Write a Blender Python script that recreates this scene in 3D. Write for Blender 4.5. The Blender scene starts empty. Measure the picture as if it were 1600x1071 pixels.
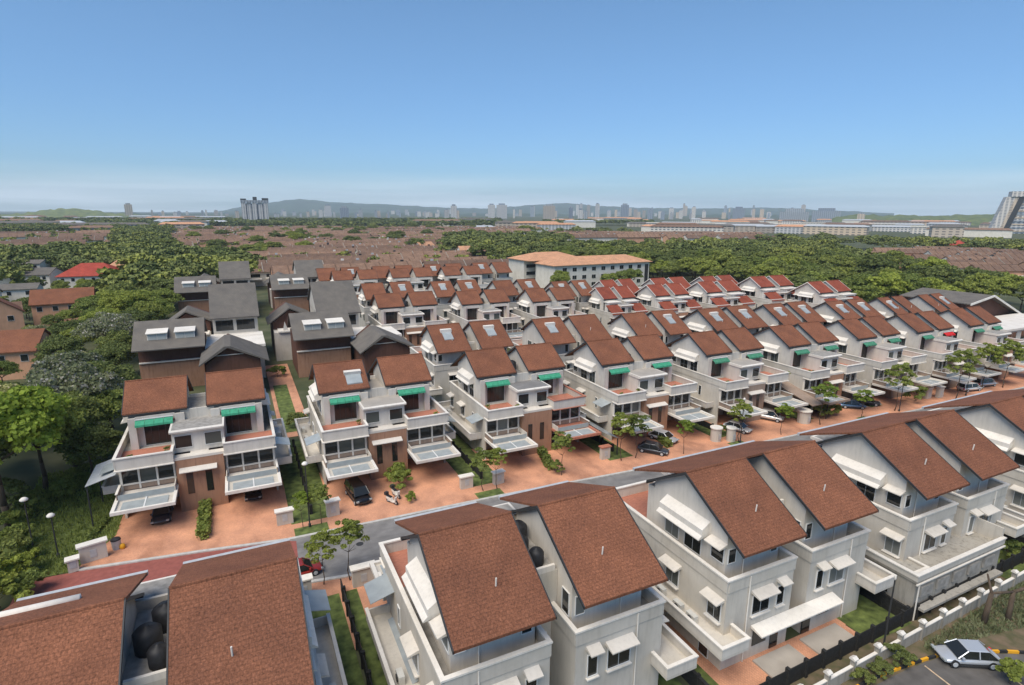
import bpy, math, random
import numpy as np
from mathutils import Vector, Matrix
R=math.radians
rnd=random.Random(7)
S=bpy.context.scene
COL=S.collection
# ------------------------------------------------------------------ materials
def nmat(name):
    m=bpy.data.materials.new(name); m.use_nodes=True
    nt=m.node_tree; b=nt.nodes['Principled BSDF']
    return m,nt,b
def N(nt,t,**k):
    n=nt.nodes.new(t)
    for a,v in k.items():
        if a.startswith('i_'):
            n.inputs[a[2:].replace('_',' ')].default_value=v
        else: setattr(n,a,v)
    return n
def ramp(nt,fac,stops):
    r=nt.nodes.new('ShaderNodeValToRGB')
    el=r.color_ramp.elements
    while len(el)<len(stops): el.new(.5)
    for e,(p,c) in zip(el,stops):
        e.position=p; e.color=(*c,1)
    nt.links.new(fac,r.inputs['Fac']); return r.outputs['Color']
def mix(nt,f,a,b,mode='MIX'):
    m=nt.nodes.new('ShaderNodeMix'); m.data_type='RGBA'; m.blend_type=mode
    for s,v in ((m.inputs[0],f),(m.inputs[6],a),(m.inputs[7],b)):
        if hasattr(v,'type') and hasattr(v,'links'): nt.links.new(v,s)
        elif isinstance(v,(int,float)): s.default_value=v
        else: s.default_value=(*v,1)
    return m.outputs[2]
def plain(name,c,rough=.8,var=.12,scale=1.5,spec=.3,metal=0,bump=0,c2=None,stretch=None,rand=0):
    m,nt,b=nmat(name)
    tc=N(nt,'ShaderNodeTexCoord'); src=tc.outputs['Object']
    if stretch:
        mp=N(nt,'ShaderNodeMapping'); mp.inputs['Scale'].default_value=stretch
        nt.links.new(src,mp.inputs[0]); src=mp.outputs[0]
    no=N(nt,'ShaderNodeTexNoise'); no.inputs['Scale'].default_value=scale; no.inputs['Detail'].default_value=6
    nt.links.new(src,no.inputs['Vector'])
    lo=tuple(x*(1-var) for x in c); hi=tuple(min(1,x*(1+var)) for x in c)
    if c2: lo=c2
    col=ramp(nt,no.outputs['Fac'],[(.3,lo),(.7,hi)])
    if rand:
        oi=N(nt,'ShaderNodeObjectInfo')
        rr=ramp(nt,oi.outputs['Random'],[(0,(1-rand,)*3),(1,(1+rand,1+rand*.9,1+rand*.8))])
        col=mix(nt,1.0,col,rr,'MULTIPLY')
    nt.links.new(col,b.inputs['Base Color'])
    b.inputs['Roughness'].default_value=rough; b.inputs['Metallic'].default_value=metal
    b.inputs['Specular IOR Level'].default_value=spec
    if bump:
        bp=N(nt,'ShaderNodeBump'); bp.inputs['Strength'].default_value=bump; bp.inputs['Distance'].default_value=.05
        nt.links.new(no.outputs['Fac'],bp.inputs['Height']); nt.links.new(bp.outputs[0],b.inputs['Normal'])
    return m
def wallmat(name,c,dirt=.25):
    m,nt,b=nmat(name)
    tc=N(nt,'ShaderNodeTexCoord')
    mp=N(nt,'ShaderNodeMapping'); mp.inputs['Scale'].default_value=(2.2,2.2,.25); nt.links.new(tc.outputs['Object'],mp.inputs[0])
    st=N(nt,'ShaderNodeTexNoise'); st.inputs['Scale'].default_value=1.6; st.inputs['Detail'].default_value=8; st.inputs['Roughness'].default_value=.65
    nt.links.new(mp.outputs[0],st.inputs['Vector'])
    n2=N(nt,'ShaderNodeTexNoise'); n2.inputs['Scale'].default_value=.5; n2.inputs['Detail'].default_value=5; nt.links.new(tc.outputs['Object'],n2.inputs['Vector'])
    col=ramp(nt,st.outputs['Fac'],[(.28,tuple(x*(1-dirt) for x in c)),(.5,tuple(x*.96 for x in c)),(.75,c)])
    col2=ramp(nt,n2.outputs['Fac'],[(.3,(.86,.85,.83)),(.65,(1,1,1))])
    oi=N(nt,'ShaderNodeObjectInfo'); k=ramp(nt,oi.outputs['Random'],[(0,(.93,.93,.93)),(1,(1.04,1.035,1.02))])
    nt.links.new(mix(nt,1.,mix(nt,1.,col,col2,'MULTIPLY'),k,'MULTIPLY'),b.inputs['Base Color'])
    b.inputs['Roughness'].default_value=.85; b.inputs['Specular IOR Level'].default_value=.2
    return m
def tiles(name,c,c2,mortar,bw=.33,rh=.36,var=.3,bump=.5,rnd_=.07):
    m,nt,b=nmat(name)
    tc=N(nt,'ShaderNodeTexCoord')
    br=N(nt,'ShaderNodeTexBrick'); br.inputs['Scale'].default_value=1.0
    br.inputs['Brick Width'].default_value=bw; br.inputs['Row Height'].default_value=rh
    br.inputs['Mortar Size'].default_value=.025; br.inputs['Mortar Smooth'].default_value=.4; br.inputs['Bias'].default_value=-.1
    br.inputs['Color1'].default_value=(*c,1); br.inputs['Color2'].default_value=(*c2,1); br.inputs['Mortar'].default_value=(*mortar,1)
    nt.links.new(tc.outputs['Object'],br.inputs['Vector'])
    no=N(nt,'ShaderNodeTexNoise'); no.inputs['Scale'].default_value=9; no.inputs['Detail'].default_value=7; no.inputs['Roughness'].default_value=.8
    nt.links.new(tc.outputs['Object'],no.inputs['Vector'])
    n3=N(nt,'ShaderNodeTexNoise'); n3.inputs['Scale'].default_value=.45; n3.inputs['Detail'].default_value=4
    nt.links.new(tc.outputs['Object'],n3.inputs['Vector'])
    k=ramp(nt,no.outputs['Fac'],[(.36,(1-var,)*3),(.5,(1,1,1)),(.64,(1+var*.9,1+var*.9,1+var*.85))])
    k3=ramp(nt,n3.outputs['Fac'],[(.3,(.8,.8,.82)),(.7,(1.1,1.08,1.05))])
    oi=N(nt,'ShaderNodeObjectInfo'); k4=ramp(nt,oi.outputs['Random'],[(0,(1-rnd_,1-rnd_,1-rnd_*.9)),(1,(1+rnd_,1+rnd_*.8,1+rnd_*.6))])
    col=mix(nt,1.,mix(nt,1.,mix(nt,1.,br.outputs['Color'],k,'MULTIPLY'),k3,'MULTIPLY'),k4,'MULTIPLY')
    nt.links.new(col,b.inputs['Base Color'])
    b.inputs['Roughness'].default_value=.85; b.inputs['Specular IOR Level'].default_value=.15
    ad=N(nt,'ShaderNodeMath',operation='MULTIPLY_ADD'); ad.inputs[1].default_value=-1.; nt.links.new(br.outputs['Fac'],ad.inputs[0]); nt.links.new(no.outputs['Fac'],ad.inputs[2])
    bp=N(nt,'ShaderNodeBump'); bp.inputs['Strength'].default_value=bump; bp.inputs['Distance'].default_value=.04
    nt.links.new(ad.outputs[0],bp.inputs['Height']); nt.links.new(bp.outputs[0],b.inputs['Normal'])
    return m
def glassmat(name,c,rough=.08):
    m,nt,b=nmat(name); b.inputs['Base Color'].default_value=(*c,1); b.inputs['Roughness'].default_value=rough; b.inputs['Specular IOR Level'].default_value=.6
    return m
M={}
M['roof']=tiles('brown_red_roof_tiles',(.24,.100,.057),(.215,.089,.05),(.185,.078,.045),bw=.24,rh=.2,var=.5,bump=.4)
M['roofred']=tiles('red_roof_tiles',(.32,.085,.05),(.27,.075,.045),(.2,.055,.035),bw=.24,rh=.2)
M['roofgrey']=tiles('grey_shingles',(.165,.15,.13),(.15,.138,.12),(.12,.11,.1),var=.12,bump=.2)
M['roofcarpet']=tiles('weathered_brown_tiles',(.235,.155,.11),(.19,.12,.085),(.12,.08,.058),bw=1.2,rh=.8,var=.5,rnd_=.28)
M['rooforange']=tiles('orange_roof_tiles',(.62,.34,.20),(.56,.30,.17),(.45,.24,.14),var=.15)
M['roofbright']=tiles('bright_red_roof_tiles',(.40,.075,.05),(.34,.065,.045),(.26,.05,.035),bw=1.,rh=.7)
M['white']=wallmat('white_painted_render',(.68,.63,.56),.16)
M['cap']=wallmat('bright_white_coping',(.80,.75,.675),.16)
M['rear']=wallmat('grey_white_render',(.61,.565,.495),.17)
M['terra']=wallmat('terracotta_painted_render',(.40,.225,.145),.35)
M['taupe']=wallmat('taupe_render',(.36,.27,.21),.3)
M['peach']=wallmat('peach_render',(.66,.37,.23),.2)
M['cream']=wallmat('cream_render',(.76,.71,.62),.14)
M['concrete']=wallmat('stained_concrete',(.40,.37,.32),.45)
M['brown']=wallmat('brown_timber_cladding',(.14,.07,.05),.3)
M['glass']=glassmat('dark_window_glass',(.018,.02,.019))
M['curtain']=plain('pale_curtain',(.45,.46,.42),.9,.15,6,stretch=(8,8,.3))
M['canopyglass']=plain('pale_frosted_canopy_glass',(.34,.365,.36),.25,.12,1.2,.6)
M['frame']=plain('white_window_frame',(.7,.69,.66),.5,.06)
M['darkframe']=plain('dark_metal',(.04,.04,.04),.5,.1)
M['awning']=plain('green_awning_cloth',(.05,.29,.165),.8,.2,2.5)
M['redawning']=plain('red_awning_cloth',(.55,.02,.02),.8,.12,2.5)
M['terfloor']=plain('terracotta_floor_tile',(.42,.17,.11),.8,.25,4,stretch=(1,6,1))
M['greyfloor']=plain('grey_terrace_floor',(.3,.28,.25),.9,.25,2)
M['tank']=plain('black_plastic',(.025,.025,.027),.55,.3,3)
M['metal']=plain('grey_galvanised_metal',(.45,.46,.46),.45,.12,3,.4)
M['ac']=plain('ivory_ac_casing',(.6,.58,.52),.5,.1)
M['asphalt']=plain('grey_asphalt',(.20,.19,.18),.9,.18,.8,bump=.15)
M['darkasphalt']=plain('car_park_asphalt',(.115,.105,.095),.9,.25,.8)
M['pave']=tiles('terracotta_brick_paving',(.68,.35,.215),(.62,.315,.19),(.54,.27,.165),bw=.22,rh=.11,var=.16,bump=.1)
def stain(key,sc,lo_,stretch):
    m=M[key]; nt=m.node_tree; b=nt.nodes['Principled BSDF']; src=b.inputs['Base Color'].links[0].from_socket
    tc=N(nt,'ShaderNodeTexCoord'); mp=N(nt,'ShaderNodeMapping'); mp.inputs['Scale'].default_value=stretch; nt.links.new(tc.outputs['Object'],mp.inputs[0])
    n1=N(nt,'ShaderNodeTexNoise'); n1.inputs['Scale'].default_value=sc; n1.inputs['Detail'].default_value=8; n1.inputs['Roughness'].default_value=.6; nt.links.new(mp.outputs[0],n1.inputs['Vector'])
    nt.links.new(mix(nt,1.,src,ramp(nt,n1.outputs['Fac'],[(.34,lo_),(.5,(1,1,1)),(.7,(1.08,1.07,1.05))]),'MULTIPLY'),b.inputs['Base Color'])
stain('pave',.35,(.74,.72,.72),(1,.45,1)); stain('asphalt',.5,(.72,.72,.73),(.25,1,1))
M['redpave']=plain('dark_red_paving',(.28,.09,.07),.9,.15,2)
M['grass']=plain('lawn_grass',(.12,.15,.04),.95,.4,1.3,bump=.4,c2=(.045,.062,.018))
M['soil']=plain('rough_earth_and_grass',(.14,.10,.065),.95,.3,1.1,bump=.5,c2=(.07,.075,.03))
M['ground']=plain('ground_cover',(.085,.085,.045),.95,.35,.15,c2=(.045,.06,.022))
M['kerb']=plain('kerb_concrete',(.48,.46,.42),.9,.15,2)
M['yellow']=plain('yellow_paint',(.75,.36,.02),.7,.1)
M['black']=plain('black_paint',(.03,.03,.03),.7,.2)
M['linepaint']=plain('road_line_paint',(.55,.40,.25),.8,.25,3)
M['bark']=plain('tree_bark',(.09,.065,.045),.95,.3,3,stretch=(1,1,.3))
M['slab']=plain('polished_concrete_slab',(.38,.34,.29),.7,.12,.6)
M['fence']=plain('dark_mesh_fence',(.025,.024,.022),.9,.3,6)
def leaf(name,c,c2,trans=.35):
    m,nt,b=nmat(name)
    tc=N(nt,'ShaderNodeTexCoord'); no=N(nt,'ShaderNodeTexNoise'); no.inputs['Scale'].default_value=.9; no.inputs['Detail'].default_value=6
    nt.links.new(tc.outputs['Object'],no.inputs['Vector'])
    col=ramp(nt,no.outputs['Fac'],[(.32,c2),(.68,c)])
    oi=N(nt,'ShaderNodeObjectInfo'); k=ramp(nt,oi.outputs['Random'],[(0,(.66,.7,.68)),(.4,(.95,.95,.95)),(.8,(1.2,1.15,.92)),(1,(1.45,1.38,.88))])
    col=mix(nt,1.,col,k,'MULTIPLY')
    nt.links.new(col,b.inputs['Base Color']); b.inputs['Roughness'].default_value=.7; b.inputs['Specular IOR Level'].default_value=.15
    if not trans:
        n2=N(nt,'ShaderNodeTexNoise'); n2.inputs['Scale'].default_value=.045; n2.inputs['Detail'].default_value=3; nt.links.new(tc.outputs['Object'],n2.inputs['Vector'])
        col=mix(nt,1.,col,ramp(nt,n2.outputs['Fac'],[(.35,(.62,.68,.62)),(.5,(1,1,1)),(.66,(1.5,1.4,.95))]),'MULTIPLY'); nt.links.new(col,b.inputs['Base Color'])
    if trans:
        t=N(nt,'ShaderNodeBsdfTranslucent'); nt.links.new(col,t.inputs['Color'])
        ms=N(nt,'ShaderNodeMixShader'); ms.inputs[0].default_value=trans
        out=nt.nodes['Material Output']
        nt.links.new(b.outputs[0],ms.inputs[1]); nt.links.new(t.outputs[0],ms.inputs[2]); nt.links.new(ms.outputs[0],out.inputs['Surface'])
    return m
M['leafdark']=leaf('dark_foliage',(.25,.285,.09),(.14,.17,.055))
M['leafmid']=leaf('mid_green_foliage',(.30,.35,.09),(.17,.21,.055))
M['leafbright']=leaf('bright_green_foliage',(.27,.36,.06),(.15,.21,.04))
M['leafgrey']=leaf('greyish_flowering_foliage',(.33,.34,.19),(.16,.185,.085))
M['leaffar']=leaf('distant_foliage',(.21,.235,.08),(.11,.135,.05),0)
M['blossom']=leaf('pale_blossom',(.50,.46,.40),(.34,.32,.27),.2)
def facade(name,wall,win,sx,sz):
    m,nt,b=nmat(name)
    tc=N(nt,'ShaderNodeTexCoord'); sp=N(nt,'ShaderNodeSeparateXYZ'); nt.links.new(tc.outputs['Object'],sp.inputs[0])
    ad=N(nt,'ShaderNodeMath',operation='ADD'); nt.links.new(sp.outputs[0],ad.inputs[0]); nt.links.new(sp.outputs[1],ad.inputs[1])
    def band(src,per,duty):
        a=N(nt,'ShaderNodeMath',operation='DIVIDE'); a.inputs[1].default_value=per; nt.links.new(src,a.inputs[0])
        f=N(nt,'ShaderNodeMath',operation='FRACT'); nt.links.new(a.outputs[0],f.inputs[0])
        l=N(nt,'ShaderNodeMath',operation='LESS_THAN'); l.inputs[1].default_value=duty; nt.links.new(f.outputs[0],l.inputs[0]); return l.outputs[0]
    mu=N(nt,'ShaderNodeMath',operation='MULTIPLY'); nt.links.new(band(ad.outputs[0],sx,.55),mu.inputs[0]); nt.links.new(band(sp.outputs[2],sz,.5),mu.inputs[1])
    oi=N(nt,'ShaderNodeObjectInfo'); k=ramp(nt,oi.outputs['Random'],[(0,(.6,.62,.66)),(.5,(1,1,1)),(1,(1.2,1.12,1.0))])
    nt.links.new(mix(nt,mu.outputs[0],mix(nt,1.,wall,k,'MULTIPLY'),win),b.inputs['Base Color']); b.inputs['Roughness'].default_value=.7
    return m
M['tower']=facade('pale_tower_facade',(.55,.53,.5),(.12,.14,.17),6,3.4)
M['towerblue']=facade('blue_grey_tower_facade',(.27,.31,.36),(.07,.09,.12),7,3.4)
M['towertan']=facade('tan_tower_facade',(.5,.42,.33),(.2,.17,.15),8,3.6)

# ------------------------------------------------------------------ mesh helpers
class MB:
    def __init__(s): s.v=[]; s.f=[]; s.m=[]; s.mats=[]
    def mi(s,k):
        if k not in s.mats: s.mats.append(k)
        return s.mats.index(k)
    def add(s,vs,fs,k):
        o=len(s.v); s.v+= [tuple(p) for p in vs]; i=s.mi(k)
        for f in fs: s.f.append(tuple(a+o for a in f)); s.m.append(i)
    def box(s,x0,y0,z0,x1,y1,z1,k):
        if x0>x1:x0,x1=x1,x0
        if y0>y1:y0,y1=y1,y0
        s.add([(x0,y0,z0),(x1,y0,z0),(x1,y1,z0),(x0,y1,z0),(x0,y0,z1),(x1,y0,z1),(x1,y1,z1),(x0,y1,z1)],
              [(0,3,2,1),(4,5,6,7),(0,1,5,4),(1,2,6,5),(2,3,7,6),(3,0,4,7)],k)
    def prism(s,prof,x0,x1,k,axis='x'):
        # prof: list of (a,z) ; axis x -> a is y ; axis y -> a is x
        if x0>x1:x0,x1=x1,x0
        n=len(prof); vs=[]
        for X in (x0,x1):
            for a,z in prof: vs.append((X,a,z) if axis=='x' else (a,X,z))
        fs=[tuple(range(n))[::-1],tuple(range(n,2*n))]
        for i in range(n):
            j=(i+1)%n; fs.append((i,j,n+j,n+i))
        s.add(vs,fs,k)
    def poly(s,pts,z,k,h=0):
        n=len(pts)
        if h==0: s.add([(x,y,z) for x,y in pts],[tuple(range(n))],k)
        else:
            vs=[(x,y,z) for x,y in pts]+[(x,y,z+h) for x,y in pts]
            s.add(vs,[tuple(range(n))[::-1],tuple(range(n,2*n))]+[(i,(i+1)%n,n+(i+1)%n,n+i) for i in range(n)],k)
    def tube(s,p0,p1,r0,r1,k,n=8):
        p0=Vector(p0);p1=Vector(p1);d=(p1-p0).normalized()
        a=d.orthogonal().normalized(); b=d.cross(a)
        vs=[]
        for p,r in((p0,r0),(p1,r1)):
            for i in range(n):
                t=2*math.pi*i/n; vs.append(p+a*math.cos(t)*r+b*math.sin(t)*r)
        s.add(vs,[tuple(range(n))[::-1],tuple(range(n,2*n))]+[(i,(i+1)%n,n+(i+1)%n,n+i) for i in range(n)],k)
    def lathe(s,prof,c,k,n=14):
        vs=[];fs=[]
        for r,z in prof:
            for i in range(n):
                t=2*math.pi*i/n; vs.append((c[0]+r*math.cos(t),c[1]+r*math.sin(t),c[2]+z))
        for j in range(len(prof)-1):
            for i in range(n): fs.append((j*n+i,j*n+(i+1)%n,(j+1)*n+(i+1)%n,(j+1)*n+i))
        fs.append(tuple(range(n))[::-1]); fs.append(tuple(range((len(prof)-1)*n,len(prof)*n)))
        s.add(vs,fs,k)
    def build(s,name,parent=None,smooth=False,fix=True):
        me=bpy.data.meshes.new(name); me.from_pydata(s.v,[],s.f)
        for k in s.mats: me.materials.append(M[k])
        me.polygons.foreach_set('material_index',s.m)
        if fix:
            import bmesh
            bm=bmesh.new(); bm.from_mesh(me); bmesh.ops.recalc_face_normals(bm,faces=bm.faces); bm.to_mesh(me); bm.free()
        if smooth: me.polygons.foreach_set('use_smooth',[True]*len(me.polygons))
        me.update()
        o=bpy.data.objects.new(name,me); COL.objects.link(o)
        if parent: o.parent=parent
        return o
def tag(o,label=None,cat=None,group=None,kind=None):
    if label:o['label']=label
    if cat:o['category']=cat
    if group:o['group']=group
    if kind:o['kind']=kind
    return o
def thing(name,label,cat,loc=(0,0,0),rz=0,group=None):
    o=bpy.data.objects.new(name,None); COL.objects.link(o); o.empty_display_size=.3
    o.location=loc; o.rotation_euler=(0,0,rz); return tag(o,label,cat,group)
dropr=random.Random(99)
def copy_tree(root,loc,rz=0,scale=(1,1,1),label=None,group=None,skip=(),drop={}):
    def rec(o,par):
        c=o.copy(); COL.objects.link(c)
        if par: c.parent=par
        for ch in kids.get(o.name,()):
            nm=ch.name.split('.')[0]
            if nm in skip or dropr.random()<drop.get(nm,0): continue
            rec(ch,c)
        return c
    r=rec(root,None); r.location=loc; r.rotation_euler=(0,0,rz); r.scale=scale
    if label:r['label']=label
    if group:r['group']=group
    return r
kids={}
def index(root):
    for ch in root.children: kids.setdefault(root.name,[]).append(ch); index(ch)

# ------------------------------------------------------------------ semi-detached house (front faces -y, 15.2 wide, 14.5 deep)
W=15.2
def window(par,face,a0,a1,z0,z1,at,mull=1,frame=True,glass='glass',name='window',t=.05):
    """face: 'f' -y, 'r' +y, 'l' -x, 'R' +x ; a = coordinate along the wall ; at = wall plane"""
    def bx(mb,A0,A1,Z0,Z1,d0,d1,k):
        if face=='f': mb.box(A0,at-d1,Z0,A1,at-d0,Z1,k)
        if face=='r': mb.box(A0,at+d0,Z0,A1,at+d1,Z1,k)
        if face=='l': mb.box(at-d1,A0,Z0,at-d0,A1,Z1,k)
        if face=='R': mb.box(at+d0,A0,Z0,at+d1,A1,Z1,k)
    g=MB(); bx(g,a0,a1,z0,z1,-.04,.03,glass); p=g.build(name,par)
    if frame:
        f=MB(); w=.045
        bx(f,a0-w,a0,z0-w,z1+w,0,t+.03,'frame'); bx(f,a1,a1+w,z0-w,z1+w,0,t+.03,'frame')
        bx(f,a0,a1,z1,z1+w,0,t+.03,'frame'); bx(f,a0,a1,z0-w,z0,0,t+.03,'frame')
        for i in range(mull):
            c=a0+(a1-a0)*(i+1)/(mull+1); bx(f,c-.022,c+.022,z0,z1,.032,.045,'darkframe' if mull>1 else 'metal')
        f.build('frame',p)
    return p
def hood(par,face,a0,a1,z,at,d=.7,name='canopy'):
    m=MB()
    if face in 'fr':
        s=-1 if face=='f' else 1
        m.prism([(at,z+.25),(at+s*d,z),(at+s*d,z-.08),(at,z+.02)],a0,a1,'white','x')
    else:
        s=-1 if face=='l' else 1
        m.prism([(at,z+.25),(at+s*d,z),(at+s*d,z-.08),(at,z+.02)],a0,a1,'white','y')
    return m.build(name,par)
def sill(par,face,a0,a1,z,at,d=.22,name='sill'):
    m=MB()
    if face=='r': m.box(a0-.1,at,z-.16,a1+.1,at+d,z-.07,'cap')
    if face=='f': m.box(a0-.1,at-d,z-.16,a1+.1,at,z-.07,'cap')
    if face=='l': m.box(at-d,a0-.1,z-.16,at,a1+.1,z-.07,'cap')
    if face=='R': m.box(at,a0-.1,z-.16,at+d,a1+.1,z-.07,'cap')
    return m.build(name,par)
def zroof(y,dz=0):
    return (10.45+(y-4.9)*.593 if y<9.2 else 13-(y-9.2)*.583)+dz
def make_semi(kind='brown',rooft='roof'):
    r=thing('semi_detached_house','x','house')
    red=kind=='red'
    for side in (0,1):
        mx=(lambda x:x) if side==0 else (lambda x:W-x)
        L='l' if side==0 else 'R'
        rng=lambda a,b:(min(mx(a),mx(b)),max(mx(a),mx(b)))
        # lower walls
        b=MB()
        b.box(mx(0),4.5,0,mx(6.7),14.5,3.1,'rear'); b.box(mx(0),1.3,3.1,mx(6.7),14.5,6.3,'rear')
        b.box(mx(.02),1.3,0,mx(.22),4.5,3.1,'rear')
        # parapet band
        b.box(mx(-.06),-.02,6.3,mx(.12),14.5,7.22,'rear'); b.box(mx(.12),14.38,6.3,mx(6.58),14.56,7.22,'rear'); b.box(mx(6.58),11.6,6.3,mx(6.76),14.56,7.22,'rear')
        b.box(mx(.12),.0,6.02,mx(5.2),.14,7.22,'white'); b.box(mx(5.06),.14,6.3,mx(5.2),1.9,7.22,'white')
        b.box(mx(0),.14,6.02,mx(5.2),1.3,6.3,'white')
        b.build('wall',r)
        fl=MB(); fl.box(mx(.12),.14,6.3,mx(5.06),4.58,6.36,'terfloor'); fl.box(mx(.12),4.58,6.3,mx(.9),14.38,6.34,'greyfloor'); fl.box(mx(.9),13.3,6.3,mx(6.58),14.38,6.34,'greyfloor'); fl.build('terrace_floor',r)
        c=MB(); z0,z1=7.22,7.34
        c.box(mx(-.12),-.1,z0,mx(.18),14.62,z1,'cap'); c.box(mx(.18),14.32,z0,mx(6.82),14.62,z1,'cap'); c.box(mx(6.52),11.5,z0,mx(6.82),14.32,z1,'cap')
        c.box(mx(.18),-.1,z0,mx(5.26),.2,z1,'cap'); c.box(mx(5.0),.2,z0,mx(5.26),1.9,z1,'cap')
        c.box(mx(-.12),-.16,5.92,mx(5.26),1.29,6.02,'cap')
        c.build('parapet_coping',r)
        # upper storey under the roof
        u=MB(); y0=4.6 if not red else 3.6
        u.prism([(5.4,6.3),(5.4,zroof(5.4)-.2),(9.2,12.78),(13.3,zroof(13.3)-.22),(13.3,6.3)],mx(.9),mx(6.3),'white')
        u.box(mx(.9),4.6,6.3,mx(1.6),5.4,9.9,'white'); u.box(mx(5.35),4.6,6.3,mx(6.3),5.4,9.9,'white')
        u.box(mx(1.6),4.75,9.35,mx(5.35),5.4,10.0,'white')
        u.build('upper_wall',r)
        # roof
        t=MB(); zt=.17
        ya,yb=4.9,15.2
        pr=[(ya,zroof(ya)-zt),(ya,zroof(ya)),(9.2,13.0),(yb,zroof(yb)),(yb,zroof(yb)-zt),(9.2,13.0-zt-.03)]
        t.prism(pr,mx(.45),mx(6.62),rooft); 
        t.tube((mx(.43),9.2,13.0),(mx(6.64),9.2,13.0),.1,.1,rooft,6)
        ro=t.build('roof',r)
        for xx in ((.38,.45),(6.62,6.69)):
            e=MB(); e.prism([(ya-.02,zroof(ya)-.18),(ya-.02,zroof(ya)+.02),(9.2,13.04),(yb+.02,zroof(yb)+.02),(yb+.02,zroof(yb)-.18),(9.2,12.8)],mx(xx[0]),mx(xx[1]),'cap' if red else 'darkframe'); e.build('barge_board',r)
        g=MB(); g.box(mx(.45),ya-.12,zroof(ya)-.3,mx(6.62),ya,zroof(ya)-.14,'darkframe'); g.build('gutter',r)
        # vent pipe
        v=MB(); v.tube((mx(3.9),12.9,zroof(12.9)),(mx(3.9),12.95,zroof(12.9)+.55),.05,.05,'cap',6); v.build('vent_pipe',r)
        # skylight on rear slope
        k=MB(); yy0,yy1=11.0,12.7
        k.prism([(yy0,zroof(yy0)-.05),(yy0,zroof(yy0)+.14),(yy1,zroof(yy1)+.14),(yy1,zroof(yy1)-.05)],mx(2.6),mx(4.3),'canopyglass')
        k.prism([(yy0-.45,zroof(yy0-.45)-.05),(yy0-.45,zroof(yy0-.45)+.3),(yy0+.15,zroof(yy0-.45)+.25),(yy0+.15,zroof(yy0)-.02)],mx(2.45),mx(4.45),'cap')
        k.box(mx(3.42),yy0,zroof(yy1),mx(3.48),yy1,zroof(yy1)+.12,'frame')
        k.build('skylight',r)
        # front: sliding door and awning
        a,bb=rng(2.2,4.9)
        window(r,'f',a,bb,6.42,9.2,5.4,3,name='glass_door')
        w=MB(); X0,X1=rng(1.6,5.2); n=4
        for i in range(n):
            xa=X0+(X1-X0)*i/n; xb=X0+(X1-X0)*(i+1)/n-.03
            w.prism([(4.62,9.7),(3.95,9.28),(3.92,9.06),(3.96,9.06),(3.99,9.24),(4.62,9.63)],xa,xb,'awning')
        w.box(X0,4.5,9.7,X1,4.6,9.8,'frame'); w.build('awning',r)
        # level-1 bay glazing
        m=MB()
        for xa in (.2,1.8,3.45,5.05): m.box(mx(xa)-.09,1.05,3.3,mx(xa)+.09,1.3,6.02,'cap')
        m.box(mx(.2),1.12,3.3,mx(5.05),1.26,3.85,'taupe'); m.box(mx(.2),1.02,3.85,mx(5.05),1.2,3.97,'cap')
        m.build('bay_frame',r)
        for xa,xb in ((.3,1.7),(1.9,3.35),(3.55,4.95)):
            a,bb=rng(xa,xb); window(r,'f',a,bb,3.98,5.95,1.3,0,False)
        # carport canopy
        cc=MB(); zc=3.02
        cc.box(mx(-.2),-3.95,zc,mx(5.35),-3.65,zc+.32,'cap'); cc.box(mx(-.2),-3.65,zc,mx(.12),1.04,zc+.32,'cap'); cc.box(mx(5.05),-3.65,zc,mx(5.35),.25,zc+.32,'cap')
        cc.box(mx(.12),-1.15,zc,mx(5.05),1.04,zc+.22,'cap'); cc.box(mx(2.5),-3.65,zc+.1,mx(2.62),-1.15,zc+.2,'frame')
        cn=cc.build('carport_canopy',r)
        gp=MB(); gp.box(mx(.55),-3.35,zc+.13,mx(4.6),-1.6,zc+.17,'canopyglass'); gp.box(mx(.12),-3.65,zc+.02,mx(5.05),-1.15,zc+.1,'rear'); gp.build('glass_panel',cn)
        rl=MB()
        for xx in (.02,5.15): rl.box(mx(xx)-.04,-1.2,zc+.32,mx(xx)+.04,1.1,zc+.95,'taupe' if xx<1 else 'white')
        rl.box(mx(-.08),-1.25,zc+.95,mx(.14),1.1,zc+1.03,'cap')
        rl.box(mx(.1),-1.17,zc+.22,mx(5.1),-1.12,zc+.8,'canopyglass')
        rl.build('balustrade',r)
        # side ledge with planters
        ld=MB(); ld.box(mx(-1.75),2.2,2.75,mx(0),14.5,2.95,'rear'); ld.box(mx(-1.75),14.5,2.75,mx(.75),16.1,2.95,'rear')
        ld.box(mx(-1.75),2.2,2.95,mx(-1.62),16.1,3.62,'white'); ld.box(mx(-1.62),15.97,2.95,mx(.75),16.1,3.62,'white'); ld.box(mx(.62),14.52,2.95,mx(.75),15.97,3.62,'white'); ld.box(mx(-1.62),2.2,2.95,mx(0),2.33,3.62,'white')
        ld.box(mx(-1.81),2.14,3.62,mx(-1.56),16.16,3.72,'cap'); ld.box(mx(-1.56),15.91,3.62,mx(.81),16.16,3.72,'cap'); ld.box(mx(.56),14.52,3.62,mx(.81),15.91,3.72,'cap')
        ld.build('side_balcony',r)
        for yy in (8.6,10.6,12.0):
            q=MB(); q.box(mx(-1.2),yy,2.96,mx(-.8),yy+.85,3.6,'ac'); q.tube((mx(-1.21),yy+.42,3.28),(mx(-1.26),yy+.42,3.28),.25,.25,'darkframe',10); q.build('air_conditioner',r)
        # side windows + hoods
        a=.9; mxL=mx(.9); m0=mx(0)
        hd=MB(); s=-1 if side==0 else 1
        hd.prism([(mxL,10.05),(mxL+s*.75,9.55),(mxL+s*.75,9.1),(mxL+s*1.05,8.85),(mxL+s*1.05,8.78),(mxL,8.95)],6.9,11.6,'cap','y'); hd.build('side_hood',r)
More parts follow.
